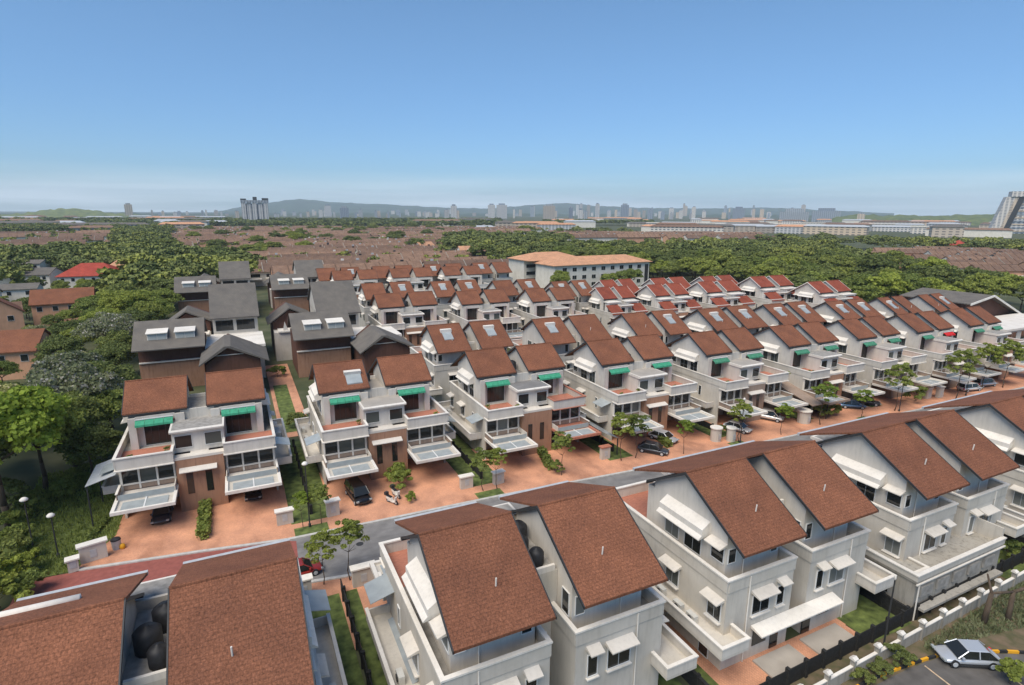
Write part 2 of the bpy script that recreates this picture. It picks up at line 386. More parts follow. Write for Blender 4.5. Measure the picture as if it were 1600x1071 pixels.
        window(r,L,7.0,8.5,6.9,8.7,mxL,1); window(r,L,9.2,10.9,6.9,8.7,mxL,1); window(r,L,11.95,13.1,7.55,8.75,mxL,0)
        hood(r,L,11.8,13.35,8.95,mxL,.75)
        for ya,yb in ((12.9,14.1),(8.4,9.8)):
            window(r,L,ya,yb,3.75,5.2,m0,1); hood(r,L,ya-.25,yb+.25,5.45,m0,.75); sill(r,L,ya,yb,3.75,m0,.3)
        window(r,L,12.4,13.3,.1,2.1,m0,0,True,'glass','door')
        window(r,L,5.0,5.5,3.9,5.4,m0,0)
        # rear windows
        a0,a1=rng(2.6,4.3); window(r,'r',a0,a1,3.75,5.3,14.5,1); hood(r,'r',a0-.2,a1+.2,5.55,14.5,.8); sill(r,'r',a0,a1,3.75,14.5)
        a0,a1=rng(5.1,5.8); window(r,'r',a0,a1,3.75,5.3,14.5,0); hood(r,'r',a0-.15,a1+.15,5.75,14.5,.65); sill(r,'r',a0,a1,3.75,14.5)
        a0,a1=rng(1.1,1.8); window(r,'r',a0,a1,7.6,8.7,13.3,0); a0,a1=rng(5.4,6.05); window(r,'r',a0,a1,7.4,8.7,13.3,0)
        dp=MB(); dp.tube((mx(2.1),14.58,.05),(mx(2.1),14.58,7.1),.05,.05,'cap',6); dp.tube((mx(2.6),13.38,6.4),(mx(2.6),13.38,10.1),.05,.05,'cap',6); dp.build('drain_pipe',r)
        # inner side window facing the gap
        a0,a1=12.2,13.0; window(r,'R' if side==0 else 'l',a0,a1,7.2,8.8,mx(6.3),0)
        # small rear balcony was part of the side balcony; rear garden door
        if not red:
            q=MB(); q.prism([(mx(0),5.75),(mx(-1.7),5.3),(mx(-1.7),5.25),(mx(0),5.7)],1.6,4.0,'canopyglass','y'); q.build('rain_shelter',r)
        if red:
            q=MB(); q.box(mx(.9),3.2,7.0,mx(6.2),5.39,9.5,'cap'); q.box(mx(.6),3.0,9.5,mx(6.5),5.2,9.72,'cap'); q.build('dormer',r)
            a0,a1=rng(1.6,5.4); window(r,'f',a0,a1,7.7,9.2,3.2,2)
            q=MB(); q.prism([(-.3,6.9),(-.3,7.05),(3.18,9.0),(3.18,8.85)],mx(-.1),mx(5.0),rooft); q.build('skirt_roof',r)
    # centre block
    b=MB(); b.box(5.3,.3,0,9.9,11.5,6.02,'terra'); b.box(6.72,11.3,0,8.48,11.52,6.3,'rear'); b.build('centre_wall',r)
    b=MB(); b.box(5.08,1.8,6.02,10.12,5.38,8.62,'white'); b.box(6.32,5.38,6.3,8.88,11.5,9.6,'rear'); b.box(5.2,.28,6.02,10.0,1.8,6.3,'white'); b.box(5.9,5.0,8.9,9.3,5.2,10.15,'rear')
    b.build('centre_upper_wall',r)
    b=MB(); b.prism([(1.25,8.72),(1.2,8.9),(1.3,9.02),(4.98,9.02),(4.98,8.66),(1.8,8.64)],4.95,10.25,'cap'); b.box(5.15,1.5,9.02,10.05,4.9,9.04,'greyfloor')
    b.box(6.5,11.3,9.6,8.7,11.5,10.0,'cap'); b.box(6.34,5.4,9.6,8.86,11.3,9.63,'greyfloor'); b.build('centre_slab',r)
    for a,bq in ((5.35,6.95),(8.25,9.85)): window(r,'f',a,bq,6.85,8.2,1.8,0)
    for a,bq in ((6.15,6.8),(8.0,8.65)): window(r,'f',a,bq,2.0,4.4,.3,0,False,name='slot_window')
    hood(r,'f',5.6,9.2,4.85,.3,.75)
    window(r,'r',7.1,8.1,3.6,5.2,11.52,0)
    for x,y,rr,hh in ((7.2,7.4,.68,1.35),(7.9,9.0,.68,1.35),(7.3,10.4,.5,1.1)):
        q=MB(); q.lathe([(rr*.95,0),(rr,.1),(rr,hh-.25),(rr*.7,hh-.05),(rr*.25,hh),(rr*.2,hh+.08)],(x,y,9.63),'tank'); q.build('water_tank',r,True)
    if red:
        for o in list(r.children):
            if o.name.split('.')[0] in ('awning','skylight','glass_door'):
                for c_ in list(o.children): bpy.data.objects.remove(c_)
                bpy.data.objects.remove(o)
    index(r); return r
PI=math.pi
F_=893.
def dirxy(u,dist):
    a=math.atan((u-800)/(F_/math.cos(.224)))+.449; return dist*math.sin(a),dist*math.cos(a)
FULLSKIP=('skylight',)
FAR=('side_balcony','air_conditioner','frame','sill','balustrade','drain_pipe','vent_pipe','gutter','terrace_floor','door')
proto=make_semi()
protored=make_semi('red','roofred')
ordn=['first','second','third','fourth','fifth','sixth','seventh','eighth','ninth']
G_B='white semi-detached houses fronting the brick driveways'
Bpos=[(-13.05,66.1,1,'beside the wooded slope'),(7.2,65.0,1,'with the black van on its driveway'),(27.3,63.5,.96,'with dark flat roof'),(46.2,61.8,.94,'behind the black car'),(64.6,60.0,.88,''),(81.4,58.6,.88,'with a blue car parked below'),(98.0,57.7,.85,''),(114.0,56.8,.83,'with the red awning'),(130.3,56.2,.80,'')]
def bl(i,s): return ('green-awninged house, %s from the left on the driveways%s'%(ordn[i],(' '+s) if s else ''))
B=[]
for i,(x,y,sx,s) in enumerate(Bpos):
    c=copy_tree(proto,(x,y,0),0,(sx,1,1),bl(i,s),G_B,FULLSKIP+(() if i<5 else ('sill','drain_pipe')),{'rain_shelter':0 if i<2 else .5,'air_conditioner':.4,'water_tank':.3,'canopy':.12}); B.append(c)
# front skylight on the second house
def front_skylight(par,x):
    k=MB(); y0,y1=5.6,7.1
    k.prism([(y0,zroof(y0)-.05),(y0,zroof(y0)+.14),(y1,zroof(y1)+.14),(y1,zroof(y1)-.05)],x,x+1.9,'canopyglass')
    k.prism([(y1-.1,zroof(y1)-.05),(y1-.25,zroof(y1)+.4),(y1+.5,zroof(y1)+.45),(y1+.5,zroof(y1+.5)-.05)],x-.1,x+2.0,'cap'); o=k.build('skylight',par)
front_skylight(B[1],4.0)
M['awningdull']=plain('dull_green_awning_cloth',(.06,.22,.13),.8,.25,2.5)
for h_ in B[4:]:
    for o in h_.children:
        if o.name.startswith('awning'):
            o.data=o.data.copy(); o.data.materials[0]=M['awningdull']
# red awning on the eighth
for o in B[7].children:
    if o.name.startswith('awning') and o.data.vertices[0].co.x>7:
        o.data=o.data.copy(); o.data.materials[0]=M['redawning']; o['label']='bright red awning'
for o in B[2].children:
    if o.name.startswith('centre_slab'):
        o.data=o.data.copy()
        for i,m_ in enumerate(o.data.materials):
            if m_==M['greyfloor']: o.data.materials[i]=M['asphalt']
        o['label']='centre slab with a dark grey roof'
# owners' alterations along the driveways
def repaint(h,part,frm,to,side=None,lab=None):
    for o in h.children:
        if o.name.split('.')[0]==part:
            xs=[v.co.x for v in o.data.vertices]; cx=sum(xs)/len(xs)
            if side is None or (cx>7.6)==(side==1):
                o.data=o.data.copy()
                for i,m_ in enumerate(o.data.materials):
                    if m_==M[frm]: o.data.materials[i]=M[to]
                if lab: o['label']=lab
repaint(B[2],'carport_canopy','cap','terfloor',1,'carport canopy with a terracotta rim')
repaint(B[2],'parapet_coping','cap','terfloor',1,'terracotta coping')
repaint(B[6],'centre_wall','terra','taupe'); repaint(B[7],'centre_wall','terra','taupe'); repaint(B[4],'centre_wall','terra','taupe')
repaint(B[5],'carport_canopy','cap','taupe',0); repaint(B[8],'balustrade','taupe','white')
def lean_to(label,pts_top,pts_bot,th,k,posts,nm='lean_to_canopy'):
    t=thing(nm,label,'canopy',(pts_bot[0][0],pts_bot[0][1],0)); ox,oy=pts_bot[0][0],pts_bot[0][1]
    m=MB(); P=[(x-ox,y-oy,z) for x,y,z in pts_top+pts_bot[::-1]]; n=4
    m.add(P+[(x,y,z-th) for x,y,z in P],[(0,1,2,3),(7,6,5,4)]+[(i,(i+1)%4,4+(i+1)%4,4+i) for i in range(4)],k); m.build('roof',t)
    for x,y,z in posts: m=MB(); m.box(x-ox-.06,y-oy-.06,0,x-ox+.06,y-oy+.06,z,'darkframe'); m.build('post',t)
lean_to('brown sloping carport roof in front of the sixth driveway house',[(78.6,64,5.0),(82.6,64,5.0)],[(78.9,55.8,2.9),(82.9,55.8,2.9)],.15,'taupe',[(79,56,2.8),(82.7,56,2.8)])
lean_to('pale glazed lean-to along the alley between the third and fourth driveway houses',[(42.1,68.5,3.5),(42.1,58.6,3.5)],[(44.3,68.5,2.5),(44.3,58.6,2.5)],.06,'canopyglass',[(44.2,58.8,2.4),(44.2,63,2.4),(44.2,68,2.4)])
lean_to('grey corrugated lean-to beside the left wall of the first driveway house',[(-13.2,72.5,5.4),(-13.2,66.8,5.4)],[(-15.9,72.5,4.6),(-15.9,66.8,4.6)],.06,'metal',[(-15.8,67,4.5),(-15.8,72.3,4.5)])
lean_to('pale corrugated lean-to at the foot of the second near house',[(8.0,36.5,3.1),(8.0,30,3.1)],[(6.7,36.5,2.6),(6.7,30,2.6)],.06,'canopyglass',[(6.8,30.2,2.5),(6.8,36.3,2.5)])
# row A, rear towards the viewer
G_A='white houses with steep tiled roofs in the nearest row'
Apos=[(-13.2,40.2,'in the bottom left corner with black water tanks between its roofs'),(8.0,39.6,'at the bottom centre beside the narrow grass alley'),(28.6,39.3,'with three pale concrete slabs behind it'),(48.4,38.8,'with the concrete extension at its back'),(68.2,38.3,'cut by the right edge behind the extension')]
A=[]
for i,(x,y,s) in enumerate(Apos):
    A.append(copy_tree(proto,(x+W,y,0),PI,(1,1,1),'near brown-roofed house '+s,G_A,FULLSKIP))
def front_roof(par,x0,x1):
    m=MB(); m.prism([(3.2,10.55),(3.2,10.72),(9.2,13.07),(9.2,12.9)],x0,x1,'roof'); m.build('front_roof',par)
    m=MB(); m.box(x0,2.95,10.5,x1,3.2,10.74,'metal'); m.build('gutter',par)
for i,o_ in enumerate(A):
    if i<2: front_roof(o_,.45,6.64); front_roof(o_,8.5,14.75)
    else: front_roof(o_,.45,14.75)
for x,y in ((89,37.6),(109.5,37)):
    A.append(copy_tree(proto,(x+W,y,0),PI,(1,1,1),'brown-roofed house at the far right end of the nearest row',G_A,FULLSKIP))
# row C
G_C='white houses with skylights backing onto the driveway row'
for i,(x,y,sx) in enumerate([(28,102.0,.96),(47.2,99.8,.95),(65.6,97.8,.88),(83,96,.97),(100.2,94.8,.9),(116.3,92,.88),(133,91,.66),(147,90,.62)]):
    copy_tree(proto,(x+W*sx,y,0),PI,(sx,1,1),'brown roof with skylights, %s from the left behind the driveway houses'%ordn[i],G_C,('sill','drain_pipe'),{'skylight':.3,'rain_shelter':.5,'air_conditioner':.5,'vent_pipe':.4,'water_tank':.4,'side_hood':.25})
# row D
G_D='white houses facing the second street'
for i,(x,y,sx) in enumerate([(28.2,125.5,1.0),(47.5,122.3,.9),(65,119.2,.86)]):
    copy_tree(proto,(x,y,0),0,(sx,1,1),'white house with glass doors, %s from the left beyond the skylight roofs'%ordn[i],G_D,('sill','drain_pipe','skylight','awning'),{'rain_shelter':.5,'air_conditioner':.5,'water_tank':.3,'carport_canopy':.2})
# row E
for i,(x,y,sx) in enumerate([(29.5,165.5,.95),(48,162.5,.95),(64.6,157.5,.95),(79.0,149,.8)]):
    copy_tree(proto,(x+W*sx,y,0),PI,(sx,1,1),'brown roof of a distant white house, %s from the left behind the second street row'%ordn[i],'white houses behind the second street row',FAR,{'skylight':.45,'rain_shelter':.6})
# rows F and G
k=0
for y,z,xs in ((185,0,[27.5,46.5,65]),(214,1,[24,43,62,81]),):
    for x in xs:
        k+=1
        copy_tree(proto,(x if not z else x+W,y,0),PI*z,(1,1,1),'small far house, %s from the left in the %s row before the roofscape'%(ordn[xs.index(x)],'nearer' if z==0 else 'farther'),'far brown-roofed houses before the roofscape',FAR+('awning','canopy'),{'skylight':.55,'water_tank':.5,'rain_shelter':.7})
# red houses
for i,(x,y,sx,z) in enumerate([(88.5,122.5,.75,-1.2),(104.5,120.5,.85,-1.0),(122,119,.95,-.8),(140,116,1.0,.2),(147.5,102,.95,-.2)]):
    copy_tree(protored,(x,y,z),0,(sx,1,1),'red-roofed house with white edges, %s from the left in its row'%ordn[i],'red-roofed white houses near the forest',('air_conditioner','side_balcony','drain_pipe','sill'))
for i,(x,y,sx) in enumerate([(96,150,.8),(113,148,.9),(131,146,.9)]):
    copy_tree(protored,(x+W*sx,y,-.5),PI,(sx,1,1),'red roof showing behind the red-roofed row, %s from the left'%ordn[i],'red roofs behind the red-roofed row',FAR)
# some panes with drawn curtains or blinds
M['paleglass']=glassmat('pane_with_drawn_blind',(.16,.165,.15),.35)
M['midglass']=glassmat('pane_with_net_curtain',(.075,.085,.075),.2)
_c={}
rv=random.Random(5)
for o in list(COL.objects):
    if o.type=='MESH' and o.name.split('.')[0]=='window' and o.parent and o.parent.name.startswith('semi') and rv.random()<.3:
        kk=(o.data.name,rv.choice(['paleglass','midglass','midglass']))
        if kk not in _c: _c[kk]=o.data.copy(); _c[kk].materials[0]=M[kk[1]]
        o.data=_c[kk]
for h_ in (B[1],B[3],B[4],B[6]):
    for o in h_.children:
        if o.name.startswith('centre_slab'):
            o.data=o.data.copy()
            for i,m_ in enumerate(o.data.materials):
                if m_==M['greyfloor']: o.data.materials[i]=M['slab']
def purge(root):
    for ch in list(root.children): purge(ch)
    bpy.data.objects.remove(root)
purge(proto); purge(protored)

# ------------------------------------------------------------------ details of the near row
def part_on(par,mb,name):  # mb given in world coordinates, converted to the parent's space
    o=mb.build(name,par); bpy.context.view_layer.update(); o.matrix_parent_inverse=par.matrix_world.inverted(); return o
a=A[2]
m=MB(); m.prism([(24.78,2.85),(23.75,2.6),(23.75,2.5),(24.78,2.62)],31.3,40.2,'cap'); part_on(a,m,'rear_canopy')
for x0,x1,z0,z1,n in ((31.6,33,1.0,2.2,'window'),(33.5,34.3,.1,2.3,'door'),(37.0,37.9,.1,2.3,'door'),(38.5,40,1.2,2.2,'window')):
    m=MB(); m.box(x0,24.74,z0,x1,24.82,z1,'glass'); p=part_on(a,m,n)
# roof plumbing: gutters drawn along the far eaves are part of each house already
# concrete extension on the fourth house
e=thing('concrete_extension','unfinished grey concrete extension with a flat roof terrace behind the fourth near house','extension',(46.6,22.2,0))
m=MB(); m.box(.0,0,0,12.6,4.0,3.3,'concrete'); m.build('wall',e)
m=MB(); m.box(-.1,-.1,3.3,12.7,4.1,3.5,'concrete'); m.build('terrace_floor',e)
m=MB()
m.box(-.15,-.15,3.5,12.75,.05,4.0,'rear'); m.box(-.15,.05,3.5,.05,4.1,4.0,'rear'); m.box(12.55,.05,3.5,12.75,4.1,4.9,'rear'); m.box(-.22,-.22,4.0,12.8,.12,4.1,'cap'); m.box(-.22,.12,4.0,.12,4.1,4.1,'cap'); m.box(-.25,-.25,3.22,12.8,-.12,3.32,'cap'); m.build('parapet',e)
m=MB(); m.box(-.03,2.0,1.2,.03,3.6,2.9,'glass'); m.build('window',e)
m=MB(); m.tube((0.1,-.2,0),(.1,-.2,3.2),.06,.06,'cap',6); m.build('drain_pipe',e)
m=MB()
for k in range(5): m.box(.6+k*2.3,-.18,1.9,2.2+k*2.3,-.02,2.8,'greyfloor')
m.box(.3,-.75,1.0,12,-.14,1.2,'concrete'); m.build('ledge',e)
# solar heater tubes along the far eaves
for (x,y,z,l,lab) in ((-12.6,33.6,11.55,3.6,'white cylindrical solar tank on the leftmost near roof ridge'),):
    t=thing('solar_water_heater',lab,'water heater',(x,y,z))
    m=MB(); m.tube((0,0,.5),(l,.0,.5),.24,.24,'cap',12); m.build('tank',t,True)
    m=MB(); m.box(.2,-.05,0,.35,.6,.32,'metal'); m.box(l-.35,-.05,0,l-.2,.6,.32,'metal'); m.build('bracket',t)

# ------------------------------------------------------------------ setting
def sheet(name,pts,z,k,kind='structure',h=0):
    m=MB(); m.poly(pts,z,k,h); o=m.build(name); tag(o,kind=kind); return o
sheet('ground',[(-12000,-3000),(16000,-3000),(16000,16000),(-12000,16000)],-.02,'ground')
kerbpts=[(-26,58.9),(-19.5,58.7),(-15.4,58.4),(-5.8,57.0),(2.1,55.6),(12.8,55.2),(25.5,54.8),(43.8,53.6),(62,53.4),(80,52.9),(110,51.9),(150,50.8),(200,49.5)]
near=[(200,41.5),(150,42.3),(110,43.0),(80,44.2),(60,44.9),(43,45.4),(25,46),(9.3,47.0),(3.7,47.9),(-6,48.2),(-26,49)]
sheet('road',kerbpts[4:]+near[:-2],.03,'asphalt')
sheet('red_road',[kerbpts[i] for i in range(1,5)]+[(2.9,55.2),(2.6,47.95),(-6,48.2),(-19.5,48.8)],.034,'redpave')
front=[(-13.4,66),(2.4,66),(7.4,65),(22,64.8),(28,63.6),(42,63.4),(46.5,61.8),(60,61.6),(66,60),(78,60),(95,59),(112,58),(130,57),(150,56.5),(200,54)]
drv=[(x,y+5) for x,y in front][::-1]
sheet('driveway_paving',[(-15.6,58.55)]+kerbpts[3:]+drv,.042,'pave')
sheet('near_driveway_paving',[(-15,43.5)]+[(-15,48.3),(-6,48.05),(3.7,47.7),(9.3,46.8),(25,45.8),(43,45.2),(60,44.7),(80,44),(110,42.8),(150,42.1)]+[(150,38),(-15,38)],.03,'pave')
# kerb
def strip(name,pts,w,z0,z1,k,lab=None):
    m=MB()
    for (x0,y0),(x1,y1) in zip(pts,pts[1:]):
        d=Vector((x1-x0,y1-y0)).normalized()*w; n=(-d.y,d.x)
        m.poly([(x0,y0),(x1,y1),(x1+n[0],y1+n[1]),(x0+n[0],y0+n[1])],z0,k,z1-z0)
    return tag(m.build(name),kind='structure')
strip('kerb',kerbpts[2:],.35,.0,.15,'kerb'); strip('near_kerb',near[:-1],.35,.0,.15,'kerb')
sheet('courtyard_ground',[(-20,12),(120,12),(120,23.5),(-20,23.5)],-.006,'soil')
# lawns
for x0,x1,y0,y1 in ((2.75,7.0,58.6,82),(22.6,27.0,58.4,80),(42.2,46.0,57.6,78),(60.6,64.2,57.4,76),(78.4,81.2,57,74),(95,98,56.5,70)):
    m=MB(); m.poly([(x0,y0),(x1,y0-.05),(x1,y1),(x0,y1)],.055,'grass'); tag(m.build('lawn'),kind='structure')
for x0,x1,y0,y1 in ((2.9,6.2,55.75,57.6),(22.6,25.8,55.3,56.8),(60.8,63.4,54.2,55.4),(87.5,89.5,53.2,54.3)):
    m=MB(); m.poly([(x0,y0),(x1,y0-.05),(x1,y1),(x0,y1)],.058,'grass'); tag(m.build('verge_lawn'),kind='structure')
sheet('slope_lawn',[(-22,58.8),(-15.8,58.6),(-13.4,64),(-13.4,84),(-24,84)],.05,'grass')
for x0,x1,y0,y1 in ((2.15,5.4,24,45.2),(5.9,6.9,24,45.2),(23.6,25.3,23,39),(26.3,27.6,23,39),(41.3,46.3,21.8,39),(60,68.2,21.6,39),(82,89,21.6,39)):
    m=MB(); m.poly([(x0,y0),(x1,y0),(x1,y1),(x0,y1)],.036,'grass'); tag(m.build('alley_lawn'),kind='structure')
for x0,x1,y0,y1 in ((27.6,28.6,22.7,39.3),(6.9,8.0,25,44),(43.9,44.6,23,39),(64,65.5,23,39),(40.7,41.9,24,25)):
    m=MB(); m.poly([(x0,y0),(x1,y0),(x1,y1),(x0,y1)],.027,'pave'); tag(m.build('side_path'),kind='structure')
sheet('rear_path',[(28.6,22.7),(41.2,22.4),(41.2,24.8),(28.6,24.8)],.026,'pave')
sheet('alley_path_far',[(3.6,84),(8,84),(8,128),(3.6,128)],.03,'pave')
sheet('alley_lawn_far',[(4.2,86),(6.6,86),(6.6,112),(4.2,112)],.045,'grass')
sheet('second_street',[(24,104),(160,94),(170,103),(24,122)],.03,'pave')
for i,(x0,x1) in enumerate(((31.4,35.2),(36.4,40.5))):
    m=MB(); m.box(x0,22.55,.02,x1,24.4,.16,'slab'); o=m.build('concrete_slab'); tag(o,'pale concrete slab behind the third near house, %s'%('left of the pair' if i==0 else 'right of the pair'),'slab','concrete slabs behind the third near house')
# car park bottom right
sheet('car_park',[(33,10),(36.5,19.2),(41,19.1),(44.8,18.7),(47.7,17.6),(50.4,16.2),(56,13.5),(60,8)],.01,'darkasphalt')
pts=[(35.5,19.5),(37.8,19.5),(39.1,19.4),(41.2,19.2),(43.3,18.95),(44.8,18.7),(46.3,18.25),(47.7,17.6),(49.4,16.8),(51.5,15.6),(55,13.6)]
m=MB(); t=0
for (x0,y0),(x1,y1) in zip(pts,pts[1:]):
    L=math.hypot(x1-x0,y1-y0); n=max(1,round(L/.75)); d=((x1-x0)/L*.16,(y1-y0)/L*.16)
    for i in range(n):
        a0=(x0+(x1-x0)*i/n,y0+(y1-y0)*i/n); a1=(x0+(x1-x0)*(i+1)/n,y0+(y1-y0)*(i+1)/n); t+=1
        m.poly([a0,a1,(a1[0]-d[1],a1[1]+d[0]),(a0[0]-d[1],a0[1]+d[0])],0,'yellow' if t%2 else 'black',.2)
tag(m.build('painted_kerb'),kind='structure')
m=MB()
for (x0,y0),(x1,y1) in (((42.4,18.75),(42.0,16.2)),((47.2,16.9),(46.6,14.4))):
    m.poly([(x0,y0),(x0+.12,y0),(x1+.12,y1),(x1,y1)],.018,'linepaint')
tag(m.build('parking_line'),kind='structure')
# retaining wall with white-capped posts
def fence(name,x0,x1,y0,y1,step,label,cat,kw,kp,hw,hp,capped=True,th=.12,grp=None):
    t=thing(name,label,cat,(x0,y0,0),0,grp); L=math.hypot(x1-x0,y1-y0); ang=math.atan2(y1-y0,x1-x0); t.rotation_euler[2]=ang
    m=MB(); m.box(0,-th/2,0,L,th/2,hw,kw); m.build('panel',t)
    if capped:
        m=MB(); m.box(0,-th/2-.05,hw,L,th/2+.05,hw+.08,'cap'); m.build('coping',t)
    for i in range(int(L/step)+1):
        m=MB(); m.box(i*step-.12,-.16,0,i*step+.12,.16,hp,kp)
        p=m.build('post',t)
        if capped:
            m=MB(); m.prism([(-.22,hp),(-.22,hp+.1),(0,hp+.22),(.22,hp+.1),(.22,hp)],i*step-.22,i*step+.22,'cap','x'); m.build('post_cap',p)
    return t
fence('boundary_wall',31.0,100,20.25,21.6,2.8,'low pale boundary wall with white capped posts above the car park','wall','concrete','concrete',.95,1.5)
fence('mesh_fence',28,100,21.75,22.9,1.9,'dark mesh fence behind the near houses just inside the boundary wall','fence','fence','fence',1.3,1.45,False,.05)
fence('mesh_fence',25.9,26.0,22.2,40,2.,'dark fence between the second and third near houses','fence','fence','fence',1.2,1.3,False,.25,'dark side fences between the near houses')
fence('mesh_fence',46.0,46.2,22.2,38,2.,'dark fence between the third and fourth near houses','fence','fence','fence',1.3,1.4,False,.2,'dark side fences between the near houses')
fence('mesh_fence',66.8,66.9,22.2,38,2.,'dark fence between the fourth and fifth near houses','fence','fence','fence',1.3,1.4,False,.2,'dark side fences between the near houses')
fence('mesh_fence',5.6,5.65,24,45.5,2.,'dark fence along the grass alley at bottom centre','fence','fence','fence',1.2,1.4,False,.08,'dark side fences between the near houses')
for i,(x,y0,y1) in enumerate(((4.9,60,80),(24.8,60,78),(44.3,60,76),(62.5,60,74))):
    fence('garden_fence',x,x+.05,y0,y1,2.5,'dark low fence on the lawn strip, %s from the left between driveway houses'%ordn[i],'fence','fence','fence',1.0,1.15,False,.05,'low fences on the lawn strips between houses')

# ------------------------------------------------------------------ vegetation
def crown_mesh(name,rx,rz,nclump,nleaf,ls,mat,seed,zc,squash=1,core=True):
    g=np.random.default_rng(seed)
    V=[];
    d=g.normal(size=(nclump,3)); d/=np.linalg.norm(d,axis=1)[:,None]; d[:,2]=np.where(d[:,2]<-.35,-d[:,2],d[:,2])
    rr=g.uniform(.45,1.0,nclump)**.6
    c=d*rr[:,None]*np.array([rx,rx,rz])*g.uniform(.78,1.12,(nclump,1))
    cr=g.uniform(.13,.36,nclump)*rx*(1 if nclump<38 or rx>2 else .85)
    per=nleaf//nclump
    o=g.normal(size=(nclump,per,3)); o/=np.linalg.norm(o,axis=2)[...,None]
    o[...,2]=np.abs(o[...,2])*.9-.2*(g.random((nclump,per)))
    P=c[:,None,:]+o*cr[:,None,None]*np.array([1,1,.75])*g.uniform(.75,1.08,(nclump,per,1))
    P=P.reshape(-1,3); Nn=o.reshape(-1,3)*.8+g.normal(size=P.shape)*.55; Nn/=np.linalg.norm(Nn,axis=1)[:,None]
    up=g.normal(size=P.shape); a=np.cross(Nn,up); a/=np.linalg.norm(a,axis=1)[:,None]; b=np.cross(Nn,a)
    s=(ls*g.uniform(.6,1.3,(len(P),1)))
    q=np.stack([P-a*s*.5-b*s*.35,P+a*s*.5-b*s*.5,P+a*s*.45+b*s*.5,P-a*s*.4+b*s*.4],1).reshape(-1,3)
    q[:,2]+=zc
    n=len(P); me=bpy.data.meshes.new(name)
    me.vertices.add(4*n); me.vertices.foreach_set('co',q.astype(np.float32).ravel())
    me.loops.add(4*n); me.loops.foreach_set('vertex_index',np.arange(4*n,dtype=np.int32))
    me.polygons.add(n); me.polygons.foreach_set('loop_start',np.arange(0,4*n,4,dtype=np.int32)); me.polygons.foreach_set('loop_total',np.full(n,4,dtype=np.int32))
    me.materials.append(M[mat])
    if mat=='leafgrey':
        me.materials.append(M['blossom']); me.polygons.foreach_set('material_index',((g.random(n)<.16)&(P[:,2]>0)).astype(np.int32))
    me.update(); me.validate()
    return me,q
def trunk_mesh(h,r,seed,rx,nb=5):
    g=random.Random(seed); m=MB()
    p=(0,0,0); x=y=0
    for i in range(3):
        q=(x+g.uniform(-.2,.2),y+g.uniform(-.2,.2),h*(i+1)/3); m.tube(p,q,r*(1-.18*i),r*(1-.18*(i+1)),'bark',7); p=q; x,y=q[0],q[1]
    for i in range(nb):
        t=g.uniform(0,6.28); m.tube(p,(p[0]+math.cos(t)*rx*.55,p[1]+math.sin(t)*rx*.55,h+g.uniform(.25,.6)*rx),r*.45,r*.14,'bark',5)
    o=m.build('trunk',None,True); me=o.data; bpy.data.objects.remove(o); return me
TV={}
def variants(key,n,*a,**k):
    rx,rz,ncl,nl,ls,mat,zc,tr,th=a
    TV[key]=[(crown_mesh('crown',rx,rz,ncl,nl,ls,mat,hash(key)%1000*0+sum(map(ord,key))+i,zc)[0],trunk_mesh(th,tr,i,rx)) for i in range(n)]
#         rx rz nclump nleaf leafsize mat zc trunkr trunkh
variants('big',4,5.,3.6,95,11000,.32,'leafdark',8.,.32,5.5)
variants('bigmid',3,5.,3.4,95,11000,.32,'leafmid',8.,.32,5.5)
variants('bright',2,5.2,3.4,85,13000,.30,'leafbright',8.5,.3,6)
variants('flower',2,5.,3.2,95,11000,.30,'leafgrey',7.5,.3,5)
variants('far',4,5.5,4.2,50,5200,.52,'leafdark',8,.35,5.)
variants('farmid',3,5.5,4.0,50,5200,.52,'leafmid',8,.35,5.)
variants('street',4,1.2,1.75,44,3300,.115,'leafmid',3.3,.05,2.3)
variants('streetbright',3,1.2,1.35,38,2800,.115,'leafbright',3.2,.05,2.3)
variants('bush',3,1.2,1.0,18,1800,.17,'leafmid',.9,.04,.5)
variants('bushdark',2,1.6,1.1,22,2200,.19,'leafdark',1.0,.04,.5)
def tree(key,x,y,s,label,cat='tree',group=None,sz=None,z=0,name=None):
    i=rnd.randrange(len(TV[key])); cm,tm=TV[key][i]
    t=thing(name or ('tree' if cat=='tree' else 'shrub'),label,cat,(x,y,z),rnd.uniform(0,6.28),group); t.scale=(s,s,sz or s)
    for nm,me in (('crown',cm),('trunk',tm)):
        o=bpy.data.objects.new(nm,me); COL.objects.link(o); o.parent=t
    return t
# named near-left trees
G_L='trees on the wooded slope at the left'
tree('bright',-23.6,70.5,1.2,'bright yellow-green spreading tree with a dark forked trunk at the left edge','tree',G_L)
for i,(k,x,y,s,lab) in enumerate([('big',-17.9,79,.62,'small dark tree against the left wall of the first driveway house'),('bigmid',-17.6,90,.72,'mid green tree behind the first driveway house'),('big',-19,99,.85,'dark tree left of the first grey dormer roof'),('bigmid',-22.5,79,.95,'mid green tree just behind the bright yellow-green tree'),
 ('flower',-21.5,92,1.05,'greyish flowering tree left of the first driveway house roof'),('flower',-30,95,.8,'greyish flowering tree nearest the left edge'),
 ('big',-20.5,84,.8,'dark tree close to the left wall of the first driveway house'),('bigmid',-31,86,.85,'mid green tree at the left edge behind the bright tree'),
 ('flower',-24,104,1.0,'flowering tree left of the grey dormer roof'),('big',-33,107,.55,'dark tree below the salmon house at the left edge'),
 ('bushdark',-21.5,62,1.5,'dark bush at the left edge of the lawn slope'),('bush',-19.4,59.6,1.2,'bright shrub beside the small stone pillar at the left'),
 ('bush',-21.5,58.0,1.5,'leafy shrub at the lower left edge'),('bush',-18.3,56.2,1.1,'low shrub above the white solar tank'),('bushdark',-20.2,55.0,1.4,'dark shrub at the left edge above the near roof')]):
    tree(k,x,y,s,lab,'tree' if k[:4]!='bush' else 'shrub',G_L if k[:4]!='bush' else 'shrubs at the lower left')
